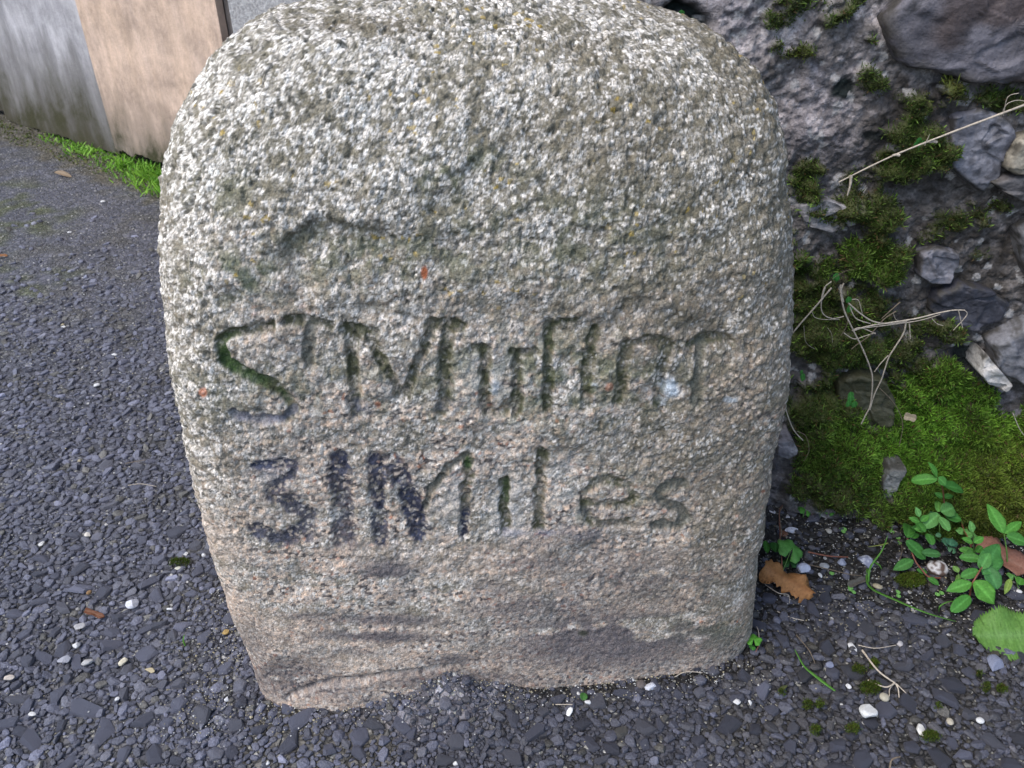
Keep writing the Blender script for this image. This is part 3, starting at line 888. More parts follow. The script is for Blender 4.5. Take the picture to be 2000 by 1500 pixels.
# solid body behind the face
def box_mesh(name, lo, hi, mat, colr=(.2, .19, .18)):
    x0, y0, z0 = lo; x1, y1, z1 = hi
    V = np.array([[x0, y0, z0], [x1, y0, z0], [x1, y1, z0], [x0, y1, z0], [x0, y0, z1], [x1, y0, z1], [x1, y1, z1], [x0, y1, z1]], float)
    F = np.array([[0, 3, 2, 1], [4, 5, 6, 7], [0, 1, 5, 4], [1, 2, 6, 5], [2, 3, 7, 6], [3, 0, 4, 7]])
    return mesh_np(name, V, F, np.tile(colr, (8, 1)), False, [mat])
core = link('wall_core', box_mesh('wall_core', (-.155 - .5, .03 + .02, -.05), (1.4, .62, 1.5), M_wall), wall)

def poly_round(pts, n=110, sm=5):
    """closed polygon resampled to n points, corners eased"""
    P = np.array(pts + [pts[0]], float)
    L = np.concatenate([[0], np.cumsum(np.hypot(*np.diff(P, axis=0).T))])
    t = np.linspace(0, L[-1], n, endpoint=False)
    Q = np.stack([np.interp(t, L, P[:, 0]), np.interp(t, L, P[:, 1])], -1)
    k = np.hanning(sm + 2)[1:-1]; k /= k.sum()
    h = sm // 2
    Qp = np.concatenate([Q[-h:], Q, Q[:h]])
    return np.stack([np.convolve(Qp[:, i], k, 'valid') for i in (0, 1)], -1)
def wall_stone(pts, proud, c1, c2, seed, thick=.05, tiltx=0, tilty=0, stain=None, rg=1.0):
    Q = poly_round(pts)
    W = []
    for x, y in Q:
        d_ = ray(x, y)
        Y = .8
        for _ in range(6):
            t = Y / d_[1]; X = d_[0] * t; Z = CAMH + d_[2] * t
            Y = float(wall_base(np.float64(X), np.float64(Z)))
        W.append((X, Z))
    W = np.array(W)
    c = W.mean(0)
    jit = 1 + .06 * (fbm(np.c_[W, np.zeros(len(W))], 60, 3, seed) - .5)[:, None] * 2
    W = c + (W - c) * jit
    nr = 34
    ts = np.concatenate([np.linspace(0, .86, 24), [.9, .935, .96, .98, .992, 1.0, 1.0, 1.0, 1.0, 1.0]])
    dep = np.zeros(nr)                                 # recess behind the face plane
    dep[24:30] = np.array([.0, .0006, .0016, .0032, .0052, .0075])
    dep[30:] = [.012, .022, .035, thick]
    X = c[0] + ts[:, None] * (W[:, 0] - c[0])[None, :]
    Z = c[1] + ts[:, None] * (W[:, 1] - c[1])[None, :]
    Yb = float(wall_base(np.float64(c[0]), np.float64(c[1]))) - .19 * (X - c[0])
    Y = Yb - proud + dep[:, None] + tiltx * (X - c[0]) + tilty * (Z - c[1])
    P = np.stack([X, Y, Z], -1).reshape(-1, 3)
    face = (ts < .999)[:, None].repeat(len(W), 1).ravel()
    P0_ = P.copy()
    f_, g_, ci = worley(P * [1, 1, 1.6], 28, seed)
    P[:, 1] += ((cr(ci, 1) - .5) * .007 * rg + (fbm(P0_, 20, 4, seed + 1, .6) - .5) * .016 * rg + (fbm(P0_, 110, 3, seed + 2) - .5) * .004)
    a = fbm(P0_, 30, 4, seed + 3, .6); b_ = fbm(P0_, 120, 3, seed + 4)
    cc = mixc(np.tile(c1, (len(P), 1)), c2, sst(.38, .62, a))
    cc = mixc(cc, np.array(c1) * .35, sst(.58, .68, b_ * .5 + a * .5) * .7)
    rimw = np.interp(np.repeat(ts, len(W)), [0, .8, 1], [0, 0, 1])
    cc = mixc(cc, (.035, .030, .022), rimw * sst(.4, .55, b_) * .8)
    if stain is not None:
        cc = mixc(cc, stain, sst(.48, .60, fbm(P0_, 14, 3, seed + 5)) * .8)
    return link('stone', mesh_np('stone', P - np.array(WP), grid_faces(nr, len(W), True)[:, ::1], cc, True, [M_rock]), wall)
wall_stone([(1712, 55), (1722, 15), (1775, -40), (1900, -90), (2100, -90), (2180, 60), (2120, 165), (2000, 152), (1930, 160), (1870, 152), (1810, 135), (1762, 122), (1728, 95)], .022, (.075, .068, .076), (.13, .12, .135), 201, rg=.7, tilty=.0, stain=(.065, .045, .04))
wall_stone([(1852, 222), (1905, 205), (1962, 226), (1972, 262), (1950, 300), (1944, 340), (1912, 372), (1880, 350), (1842, 318), (1836, 280)], .014, (.105, .103, .12), (.165, .163, .185), 202, tiltx=.1)
wall_stone([(1966, 262), (2010, 248), (2090, 262), (2095, 318), (2010, 322), (1960, 330), (1944, 318), (1948, 296)], .024, (.22, .19, .145), (.32, .285, .225), 203)
wall_stone([(1915, 345), (1965, 332), (2040, 332), (2110, 345), (2110, 400), (2010, 392), (1960, 375)], .020, (.075, .068, .066), (.12, .11, .11), 204, tilty=-.25)
wall_stone([(1792, 488), (1822, 476), (1864, 486), (1868, 512), (1850, 548), (1812, 548), (1784, 530)], .014, (.11, .108, .125), (.17, .165, .185), 205)
wall_stone([(1822, 565), (1870, 545), (1930, 560), (1968, 590), (1952, 628), (1895, 640), (1838, 628), (1806, 600)], .012, (.035, .035, .045), (.06, .06, .075), 206)
wall_stone([(1914, 652), (1970, 622), (2060, 600), (2140, 640), (2140, 760), (2040, 752), (1975, 728), (1925, 700)], .032, (.085, .083, .095), (.15, .148, .16), 207, tilty=.15)
wall_stone([(1905, 668), (1922, 690), (1950, 722), (1940, 738), (1908, 726), (1890, 704)], .034, (.28, .265, .25), (.42, .40, .38), 208)
wall_stone([(1552, 398), (1610, 384), (1664, 404), (1672, 436), (1620, 452), (1570, 440)], .005, (.20, .19, .195), (.27, .255, .26), 209)
wall_stone([(1630, 742), (1668, 712), (1712, 722), (1740, 770), (1738, 820), (1702, 842), (1660, 822), (1636, 780)], .012, (.07, .065, .06), (.11, .105, .09), 211, stain=(.04, .04, .015))
wall_stone([(1722, 886), (1750, 880), (1742, 930), (1732, 962), (1716, 960), (1712, 920)], .022, (.14, .14, .135), (.20, .20, .19), 212, rg=.5)
wall_stone([(1976, 440), (2010, 410), (2090, 420), (2090, 560), (2020, 560), (1988, 520)], .018, (.09, .088, .095), (.15, .145, .15), 214)
wall_stone([(1508, 838), (1536, 832), (1548, 858), (1530, 876), (1506, 868)], .026, (.13, .125, .14), (.2, .19, .2), 215, rg=.5)

# ---- moss: thousands of tiny leaves on the wall face
NWr, NWc = Xw.shape
Nw = grid_normals(Pw2.reshape(NWr, NWc, 3)).reshape(-1, 3)
Nw[Nw[:, 1] > 0] *= -1
def make_moss(name, n, prob, src, nrm, hmin, hmax, wdt, cA, cB, seed, parent=None, label=None, cat=None, cl=None):
    r = np.random.default_rng(seed)
    p = prob / prob.sum()
    i = r.choice(len(p), n, p=p)
    B = src[i] + r.normal(0, .0011, (n, 3))
    nn = nrm[i]
    up = nn * r.uniform(.5, 1.0, (n, 1)) + r.normal(0, .42, (n, 3)) + [0, 0, .45]
    up /= np.linalg.norm(up, axis=1, keepdims=True)
    L = r.uniform(hmin, hmax, (n, 1)) * (.55 + .9 * fbm(B, 40, 2, seed)[:, None])
    side = np.cross(up, r.normal(0, 1, (n, 3))); side /= np.linalg.norm(side, axis=1, keepdims=True)
    w = wdt * r.uniform(.7, 1.3, (n, 1))
    bend = np.cross(side, up) * L * r.uniform(-.3, .3, (n, 1))
    if hmax > .005:
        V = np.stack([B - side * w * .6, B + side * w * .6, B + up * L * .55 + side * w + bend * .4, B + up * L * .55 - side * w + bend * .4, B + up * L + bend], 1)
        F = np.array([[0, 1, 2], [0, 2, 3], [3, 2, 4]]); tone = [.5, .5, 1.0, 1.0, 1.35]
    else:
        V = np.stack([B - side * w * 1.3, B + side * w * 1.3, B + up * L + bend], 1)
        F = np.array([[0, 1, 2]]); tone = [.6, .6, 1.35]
    nvb = V.shape[1]
    FF = (np.arange(n)[:, None, None] * nvb + F[None]).reshape(-1, 3)
    t = np.clip(fbm(B, 24, 3, seed + 1) * 1.6 - .3 + r.normal(0, .15, n), 0, 1)
    c = mixc(np.tile(cA, (n, 1)), cB, t)
    if cl is not None:
        c = cl(B, c)
    c = np.where(r.random((n, 1)) < .07, np.array([.13, .085, .035]), c)
    c = c * r.uniform(.6, 1.4, (n, 1))
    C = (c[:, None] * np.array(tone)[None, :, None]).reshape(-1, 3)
    return link(name, mesh_np(name, V.reshape(-1, 3), FF, C, False, [M_moss]), parent, label=label, cat=cat, kind='stuff')
lush = sst(.15, .8, blobs(wpx, wpy, [(1880, 890, 230, 170, 1), (1990, 960, 200, 140, 1), (1850, 760, 120, 60, .8), (1640, 500, 120, 50, .6), (1640, 880, 120, 60, .6)], 1.2)) 
area = 1.0
def lime(B, c):
    x, y = proj(B)
    k = blobs(x, y, [(1870, 850, 200, 130, 1)], 1.3)[:, None]
    o = blobs(x, y, [(1980, 960, 110, 110, 1), (1840, 170, 40, 30, 1), (1560, 105, 30, 20, .6)], 1.3)[:, None]
    c = c * (1 - k) + (c * [1.2, 1.4, 1.0]) * k
    return c * (1 - o * .5) + np.array([.19, .19, .035]) * o * .5
dens = np.repeat(np.gradient(zs)[:, None], NWc, 1) * np.gradient(xs)[None, :]
dens = dens.ravel()
inview = (wpx > 1380) & (wpx < 2300) & (wpy > -200) | ((wpx < 760) & (wpy > -80))
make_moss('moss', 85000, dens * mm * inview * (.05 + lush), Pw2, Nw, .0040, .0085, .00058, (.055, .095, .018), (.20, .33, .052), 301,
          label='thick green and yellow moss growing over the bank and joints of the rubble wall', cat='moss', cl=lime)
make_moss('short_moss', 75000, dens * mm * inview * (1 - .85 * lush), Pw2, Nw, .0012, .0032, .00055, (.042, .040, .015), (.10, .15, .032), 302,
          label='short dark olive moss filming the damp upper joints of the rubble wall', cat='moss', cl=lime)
# ground cushions
gm = []
for px, py, rx, ry in [(1778, 1135, 30, 14), (1700, 1345, 20, 12), (1675, 1310, 14, 7), (1705, 1300, 8, 10), (1576, 1378, 9, 8), (1600, 1378, 8, 7), (1592, 1428, 9, 9), (1815, 1440, 18, 9), (1830, 1383, 6, 4), (1955, 1348, 10, 6), (1925, 1345, 6, 10), (1665, 1425, 12, 8), (1525, 1355, 8, 4), (1910, 1320, 6, 5), (352, 1100, 20, 7)]:
    k = int(rx * ry * 5)
    a = rng.uniform(0, 2 * np.pi, k); q = np.sqrt(rng.random(k))
    for A, Qq in zip(a, q):
        p = at_z(px + rx * Qq * math.cos(A), py + ry * Qq * math.sin(A), .003)
        gm.append((p.x, p.y, .004 + .004 * (1 - Qq ** 2)))
gm = np.array(gm)
make_moss('ground_moss', 9000, np.ones(len(gm)), gm, np.tile([0, 0, 1.0], (len(gm), 1)), .001, .0028, .0004, (.05, .075, .012), (.12, .18, .02), 303,
          label='small green moss cushions between the chippings near the wall foot', cat='moss')

# ------------------------------------------------------------------ boards and pillar on the far left
def plan(x0, x1, off=0.0):
    """two plan points on the hoarding line, moved off towards the camera by off"""
    n = Vector((-.76, -1, 0)).normalized()
    a = Vector((x0, board_y(x0), 0)) + n * off; b = Vector((x1, board_y(x1), 0)) + n * off
    return a, b
def board(name, x0, x1, off, zb, zt, thick, mat, seed, label, cat, rag=.03, wav=.004):
    a, b = plan(x0, x1, off)
    L = (b - a).length
    nx, nz = 80, 90
    u = np.linspace(0, L, nx)
    top = zt
    rg = (fbm(np.c_[u * 1, u * 0, u * 0], 16, 4, seed, .7) - .5) * rag * 2
    zb_ = np.interp(u, [0, L], zb if isinstance(zb, tuple) else (zb, zb)) + rg
    v = np.linspace(0, 1, nz) ** 1.6
    U = np.repeat(u[None], nz, 0); Zz = zb_[None] + v[:, None] * (top - zb_[None])
    Pp = np.c_[U.ravel(), np.zeros(U.size), Zz.ravel()]
    off_ = ((fbm(Pp, 3, 3, seed + 1) - .5) * wav * 2 + (fbm(Pp * [1, 1, .1], 60, 3, seed + 2) - .5) * .0015).reshape(U.shape)
    front = np.stack([U, off_, Zz], -1); back = np.stack([U, off_ * 0 + thick, Zz], -1)
    # close into one slab: front grid, back grid, rim
    V = np.concatenate([front.reshape(-1, 3), back.reshape(-1, 3)])
    n = nx * nz
    F = [grid_faces(nz, nx), grid_faces(nz, nx)[:, ::-1] + n]
    ring = [i for i in range(nx)] + [nx * r + nx - 1 for r in range(1, nz)] + [nx * (nz - 1) + i for i in range(nx - 2, -1, -1)] + [nx * r for r in range(nz - 2, 0, -1)]
    ring = np.array(ring); r2 = np.roll(ring, -1)
    F.append(np.stack([ring, ring + n, r2 + n, r2], -1))
    me = mesh_np(name, V, np.concatenate(F), np.tile([.3, .28, .26], (len(V), 1)), False, [mat])
    o = link(name, me, label=label, cat=cat)
    o.location = a
    o.rotation_euler = (0, 0, math.atan2(b.y - a.y, b.x - a.x))
    return o
MB_grey = mat_board('weathered grey plywood', (.33, .315, .325), (.43, .41, .415), (.060, .050, .032), .30, .55)
MB_tan = mat_board('tan plywood', (.58, .42, .31), (.52, .385, .30), (.19, .16, .135), .20, .5)
MB_brown = mat_board('old brown board', (.10, .065, .05), (.16, .10, .08), (.05, .04, .03), .2, 1.0)
MB_post = mat_board('dark old post', (.085, .075, .07), (.14, .12, .11), (.04, .035, .03), .2, 1.0)
board('grey_board', -1.565, -1.052, .010, (.0, .015), 1.35, .018, MB_grey, 401, 'silvery grey weathered plywood sheet with a rotten mossy foot', 'board', .012)
board('tan_board', -1.049, -.596, .018, (.035, .03), 1.35, .018, MB_tan, 402, 'tan plywood sheet with a ragged greying lower edge', 'board', .022)
board('brown_board', -2.2, -1.575, -.004, (.02, .02), 1.35, .02, MB_brown, 403, 'dark brown old board at the far end of the hoarding', 'board', .02)
board('wooden_post', -.594, -.566, .0, (-.02, -.02), 1.35, .07, MB_post, 404, 'narrow dark wooden post between the tan sheet and the grey pillar', 'post', .004)
def mat_render():
    m, nt, b = new_mat('grey cement render')
    co = coords(nt)
    a = noise(nt, co, 14, 5, .6); c_ = noise(nt, co, 140, 5, .7)
    c = mixn(nt, maprange(nt, a.outputs[0], .35, .65, 0, 1), (.30, .29, .285), (.42, .41, .405))
    c = mixn(nt, 1.0, c, maprange(nt, c_.outputs[0], .3, .7, .55, 1.4), 'MULTIPLY')
    nt.links.new(c, b.inputs['Base Color']); b.inputs['Roughness'].default_value = .9
    bump(nt, b, c_.outputs[0], .006, .8)
    return m
pil = board('cement_pillar', -.548, .02, .03, (-.03, -.03), 1.5, .3, mat_render(), 405, 'rough grey cement rendered pillar behind the shoulder of the milestone', 'pillar', .0, .006)
board('backing_wall', -2.6, -.5, -.10, (-.03, -.03), 1.5, .1, MB_brown, 406, 'dark wall seen in the gaps behind the boards', 'wall', .0, .004)

# ------------------------------------------------------------------ grass strip at the boards
def blades(name, pts, n, h0, h1, w, cA, cB, seed, label, cat, spread=.5):
    r = np.random.default_rng(seed)
    i = r.integers(0, len(pts), n)
    B = pts[i][:, :3] + np.c_[r.normal(0, .006, (n, 2)), np.zeros(n)]
    up = np.c_[r.normal(0, spread, (n, 2)), np.ones(n)]; up /= np.linalg.norm(up, axis=1, keepdims=True)
    out = np.c_[r.normal(0, 1, (n, 2)), np.full(n, -.5)]; out /= np.linalg.norm(out, axis=1, keepdims=True)
    L = r.uniform(h0, h1, (n, 1)) * pts[i][:, 3:4]
    side = np.cross(up, out); side /= np.linalg.norm(side, axis=1, keepdims=True)
    W = w * r.uniform(.6, 1.3, (n, 1))
    rows = []
    for t, ww in ((0, .7), (.35, 1), (.7, .75), (1, .05)):
        c = B + up * L * t + out * L * .55 * t * t
        rows += [c - side * W * ww, c + side * W * ww]
    V = np.stack(rows, 1)
    F = np.array([[0, 1, 3, 2], [2, 3, 5, 4], [4, 5, 7, 6]])
    FF = (np.arange(n)[:, None, None] * 8 + F[None]).reshape(-1, 4)
    c = mixc(np.tile(cA, (n, 1)), cB, r.random(n)) * r.uniform(.7, 1.25, (n, 1))
    return link(name, mesh_np(name, V.reshape(-1, 3), FF, np.repeat(c[:, None], 8, 1).reshape(-1, 3), True, [M_leaf]), label=label, cat=cat, kind='stuff')
gp = []
for i in range(1500):
    t = rng.random() ** .6
    x = -1.42 + t * .70 + rng.normal(0, .02)
    y = board_y(x) - .012 - rng.random() ** 1.3 * (.05 + .09 * t) * (.5 + rng.random())
    if math.sin(x * 41) + math.sin(x * 97 + 1) < .1 and t < .62: y += .03; t *= .25
    gp.append((x, y, 0, .35 + .75 * t))
gp = np.array(gp)
blades('grass', gp, 1500, .012, .058, .0018, (.12, .30, .03), (.27, .50, .06), 501, 'bright green grass and weeds along the foot of the boards', 'grass', .45)
gp2 = []
for i in range(700):
    x = -1.9 + rng.random() * 1.1
    gp2.append((x, board_y(x) - .01 - rng.random() * .13, 0, .5))
blades('verge_weeds', np.array(gp2), 1100, .008, .022, .0022, (.08, .12, .03), (.16, .15, .06), 502, 'low olive weeds and dead bits on the strip of dirt before the boards', 'weeds', .8)

# ------------------------------------------------------------------ leaves and plants
def leaf_mesh(name, length, width, shape='lance', curl=.15, fold=.12, col=(.08, .20, .04), rib=(.16, .30, .09), seed=0, serr=0.0, nu=17, nv=9, twist=0.0, waves=.0, jag=0.0):
    """leaf from the origin along +X, upper side +Z"""
    r = np.random.default_rng(seed)
    u = np.linspace(0, 1, nu)
    if shape == 'lance': w = np.sin(np.pi * np.clip(u, 0, 1) ** .85) ** .8
    elif shape == 'round': w = np.sqrt(np.clip(1 - (2 * u - 1) ** 2, 0, 1))
    elif shape == 'oval': w = np.sqrt(np.clip(1 - (2 * u - 1) ** 2, 0, 1)) ** 1.15
    elif shape == 'blade': w = np.clip((1 - u) * 6, 0, 1) ** .6 * (.7 + .3 * np.sin(np.pi * u)) * (1 - .5 * u)
    elif shape == 'torn': w = np.interp(u, [0, .06, .22, .40, .52, .7, .86, .94, 1], [.45, .9, 1, .84, .78, .92, .95, .6, .25])
    else: w = np.ones(nu)
    w = np.maximum(w, .02)
    v = np.linspace(-1, 1, nv)
    ed = 1 + serr * (np.where(np.arange(nu) % 2 == 0, 1, -1)) * (w > .2)
    X = np.repeat((u * length)[:, None], nv, 1)
    wv = (w * ed * width / 2)[:, None]
    if serr: wv = w[:, None] * width / 2 * (1 + (np.abs(v) > .9)[None, :] * (ed - 1)[:, None])
    Y = wv * v[None]
    if jag:
        jl = 1 + jag * r.uniform(-1, .6, nu); jr = 1 + jag * r.uniform(-1, .6, nu)
        wv = w[:, None] * width / 2 * np.where(v[None] < 0, jl[:, None], jr[:, None])
        Y = wv * v[None]
        X = X + jag * length * .12 * r.uniform(-1, 1, nv)[None] * (u[:, None] > .85)
    if shape == 'scallop' or shape == 'heart':
        # kidney leaf: polar
        th = np.linspace(-math.pi * .93, math.pi * .93, nu)
        lob = 5 if shape == 'scallop' else 2
        rad_ = 1 + (.13 * np.cos(th * lob) if shape == 'scallop' else -.18 * np.cos(th) ** 8 * (np.abs(th) < 1))
        q = np.linspace(0, 1, nv)
        X = length * .35 + (q[None] * rad_[:, None] * np.cos(th)[:, None]) * length * .5
        Y = (q[None] * rad_[:, None] * np.sin(th)[:, None]) * width * .5
        Z = -.18 * length * (q[None] ** 2) * (1 + .3 * np.sin(th * 5 + seed)[:, None]) + .02 * length
        vein = sst(.22, .05, np.abs(((th * 5 / math.pi / 2 + .5) % 1) - .5))[:, None] * q[None] * .4
        cc = mixc(np.tile(col, (nu * nv, 1)), rib, vein.ravel())
    else:
        Z = np.abs(Y) * fold * 2 - curl * length * (u ** 2)[:, None] * 1.0 + 0 * X
        Z = Z + waves * width * np.sin(u * 14 + seed)[:, None] * (v ** 2)[None] + waves * width * .6 * np.sin(u * 9 + seed * 2)[:, None] * v[None]
        sv = np.abs(np.sin((u[:, None] * 7 - np.abs(v)[None] * 1.3) * math.pi)) ** 6
        Z = Z - .012 * width * sv * (np.abs(v) > .1)
        mid = (np.abs(v) < .13)[None] * 1.0
        cc = mixc(np.tile(col, (nu * nv, 1)), rib, np.clip(mid * .7 + sv * .25, 0, 1).ravel())
        Zt = Z.copy()
        if twist:
            an = twist * u[:, None]
            Y, Z = Y * np.cos(an) - Zt * np.sin(an), Y * np.sin(an) + Zt * np.cos(an)
    V = np.stack([X, Y, Z], -1).reshape(-1, 3)
    jit = r.normal(0, width * .006, V.shape); V = V + jit
    cc = cc * r.uniform(.92, 1.08, (len(V), 1))
    n = len(V)
    F = grid_faces(nu, nv)
    # a real, if thin, blade: underside a quarter millimetre below
    V2 = V - [0, 0, .0002]
    ring = [i for i in range(nv)] + [nv * k + nv - 1 for k in range(1, nu)] + [nv * (nu - 1) + i for i in range(nv - 2, -1, -1)] + [nv * k for k in range(nu - 2, 0, -1)]
    ring = np.array(ring); r2 = np.roll(ring, -1)
    FA = np.concatenate([F, F[:, ::-1] + n, np.stack([ring, ring + n, r2 + n, r2], -1)])
    return mesh_np(name, np.concatenate([V, V2]), FA, np.concatenate([cc, cc * .8]), True, [M_leaf])
def frame(a, b, up=Vector((0, -.35, 1)), roll=0.0):
    x = (b - a).normalized()
    z = (up - x * up.dot(x)).normalized()
    y = z.cross(x)
    M = Matrix((x, y, z)).transposed().to_4x4()
    M = Matrix.Translation(a) @ M @ Matrix.Rotation(roll, 4, 'X')
    return M
def tube(name, pts, r0, r1, mat, parent=None, n=6, smooth_n=0, **kw):
    P = [Vector(p) for p in pts]
    if smooth_n:
        Q = []
        for i in range(len(P) - 1):
            p0, p1, p2, p3 = P[max(i - 1, 0)], P[i], P[i + 1], P[min(i + 2, len(P) - 1)]
            for k in range(smooth_n):
                t = k / smooth_n
                Q.append(.5 * ((2 * p1) + (-p0 + p2) * t + (2 * p0 - 5 * p1 + 4 * p2 - p3) * t * t + (-p0 + 3 * p1 - 3 * p2 + p3) * t ** 3))
        Q.append(P[-1]); P = Q
    m = len(P)
    V, F = [], []
    prev = None
    for i, p in enumerate(P):
        d_ = (P[min(i + 1, m - 1)] - P[max(i - 1, 0)]).normalized()
        a = d_.cross(Vector((0, 0, 1)) if abs(d_.z) < .9 else Vector((1, 0, 0))).normalized()
        if prev is not None:
            a = (prev - d_ * prev.dot(d_)).normalized()
        prev = a
        b = d_.cross(a)
        r = r0 + (r1 - r0) * i / (m - 1)
        r *= 1 + .12 * math.sin(i * 2.1)
        for k in range(n):
            an = 2 * math.pi * k / n
            V.append(p + a * math.cos(an) * r + b * math.sin(an) * r)
    for i in range(m - 1):
        for k in range(n):
            F.append((i * n + k, i * n + (k + 1) % n, (i + 1) * n + (k + 1) % n, (i + 1) * n + k))
    V = np.array([v[:] for v in V])
    off = Vector(kw.pop('origin', (0, 0, 0)))
    me = mesh_np(name, V - np.array(off), np.array(F), np.tile([.3, .3, .3], (len(V), 1)), True, [mat])
    return link(name, me, parent, **kw)
LS = [900]
def put_leaf(parent, org, a, b, wpx, h=None, shape='lance', col=None, rib=None, curl=.12, fold=.10, up=None, roll=0.0, name='leaf', label=None, serr=0, twist=0, waves=.02, nu=17):
    """a,b: world points of leaf base and tip; wpx: width in photo px at that distance"""
    LS[0] += 1
    r = random.Random(LS[0])
    L = (b - a).length
    d_ = ((a + b) / 2 - Vector((0, 0, CAMH))).length
    if col is None:
        k = r.uniform(.8, 1.2)
        col = (.055 * k, .18 * k, .03 * k)
    if rib is None:
        rib = tuple(min(1, c * 1.6 + .02) for c in col)
    me = leaf_mesh(name, L, wpx * d_ / FPX * 1.05, shape, curl, fold, col, rib, LS[0], serr, twist=twist, waves=waves, nu=nu)
    if up is None:
        up = Vector((r.uniform(-.25, .25), -.45 + r.uniform(-.2, .2), 1))
    o = link(name, me, parent, label=label)
    o.matrix_local = Matrix.Translation(-org) @ frame(a, b, up, roll)
    return o
G1 = (.075, .24, .035); G2 = (.055, .19, .032); G3 = (.11, .28, .07)

def plant(name, label, base, leaves, stems, cat='plant', group=None, lift=0.0):
    org = at_z(*base, .003)
    root = empty(name, org, label, cat, group)
    for lf in leaves:
        ax, ay, ah, bx, by, bh, w = lf[:7]
        kw = lf[7] if len(lf) > 7 else {}
        put_leaf(root, org, at_z(ax, ay, ah + lift), at_z(bx, by, bh + lift), w, **kw)
    for st in stems:
        pts, r0, mat = st
        tube('stem', [at_z(p[0], p[1], p[2] + (lift if p[2] > .004 else 0)) for p in pts], r0, r0 * .7, mat, root, smooth_n=4, origin=org)
    return root
plant('leafy_weed', 'upright weed with a few bright leaves against the mossy bank', (1846, 1040),
      [(1831, 935, .100, 1779, 937, .092, 20, dict(col=G1, shape='oval')), (1831, 933, .100, 1817, 902, .118, 15, dict(col=G1)), (1832, 932, .100, 1850, 948, .094, 16, dict(col=(.06, .2, .035))),
       (1842, 948, .088, 1886, 954, .078, 23, dict(col=(.045, .17, .03), shape='oval')), (1842, 972, .060, 1826, 962, .064, 11, dict(col=G2)), (1843, 972, .060, 1862, 966, .062, 11, dict(col=G2))],
      [([(1846, 1040, .003), (1844, 985, .05), (1840, 950, .085), (1831, 934, .100)], .0010, M_stem)])
plant('leafy_weed', 'small-leaved sprig rising between the seedling cluster and the red-stemmed weed', (1800, 1046),
      [(1796, 1020, .045, 1776, 1010, .048, 11, dict(col=G1)), (1797, 1018, .045, 1816, 1006, .050, 11, dict(col=G1)), (1796, 1010, .055, 1790, 990, .064, 10, dict(col=G3)), (1798, 1032, .028, 1780, 1030, .028, 10, dict(col=G2)), (1799, 1032, .028, 1818, 1030, .028, 10, dict(col=G2))],
      [([(1800, 1046, .003), (1798, 1030, .028), (1796, 1010, .055)], .0006, M_gstem)])
plant('leafy_weed', 'slim sprig with paired small leaves behind the bushy weed', (1905, 1100),
      [(1900, 1060, .045, 1880, 1050, .050, 12, dict(col=G1)), (1902, 1060, .045, 1922, 1048, .050, 12, dict(col=G1)), (1900, 1040, .062, 1896, 1018, .074, 11, dict(col=G3)), (1902, 1078, .028, 1886, 1080, .026, 10, dict(col=G2))],
      [([(1905, 1100, .003), (1902, 1070, .034), (1900, 1040, .062)], .0006, M_gstem)])
plant('leafy_weed', 'weed with a red creeping stem and curled leaf beside the brown pebble', (1842, 1129),
      [(1772, 1050, .030, 1784, 1010, .034, 22, dict(col=G2, curl=.4, shape='oval')), (1774, 1048, .030, 1799, 1043, .026, 11, dict(col=G1)),
       (1769, 1056, .030, 1811, 1090, .020, 25, dict(col=(.05, .18, .035), shape='oval')), (1800, 1080, .024, 1840, 1080, .022, 16, dict(col=(.06, .18, .05), shape='oval')),
       (1784, 1094, .020, 1746, 1112, .014, 18, dict(col=(.05, .17, .03))), (1812, 1128, .008, 1836, 1142, .006, 12, dict(col=G2)), (1790, 1112, .010, 1812, 1118, .010, 10, dict(col=G2))],
      [([(1844, 1129, .004), (1815, 1127, .008), (1800, 1112, .013), (1786, 1092, .020), (1772, 1052, .030)], .0011, M_stem)])
plant('round_leaf_seedling', 'cluster of small round-leaved seedlings at the foot of the mossy bank', (1836, 1058),
      [(1838, 1000, .022, 1866, 990, .022, 25, dict(shape='round', col=G3)), (1834, 1004, .02, 1806, 1028, .016, 21, dict(shape='round', col=G3)), (1834, 1010, .02, 1856, 1036, .014, 18, dict(shape='oval', col=G3)),
       (1832, 1000, .022, 1834, 976, .026, 13, dict(shape='oval', col=(.12, .3, .06))), (1832, 992, .016, 1812, 968, .02, 18, dict(shape='oval', col=G2)), (1846, 1008, .014, 1880, 1012, .012, 18, dict(shape='oval', col=G2)),
       (1812, 984, .014, 1790, 976, .014, 22, dict(shape='heart', col=(.05, .15, .07))), (1832, 1012, .014, 1828, 994, .014, 22, dict(shape='heart', col=(.05, .15, .07))),
       (1806, 1040, .016, 1790, 1014, .02, 15, dict(shape='oval', col=G2)), (1808, 1036, .016, 1786, 1032, .016, 10, dict(col=G1)), (1812, 1042, .012, 1822, 1062, .012, 15, dict(shape='oval', col=G2))],
      [([(1836, 1058, .003), (1835, 1030, .010), (1834, 1008, .02)], .0007, M_gstem), ([(1836, 1058, .003), (1812, 1036, .014)], .0006, M_gstem)], lift=.026)
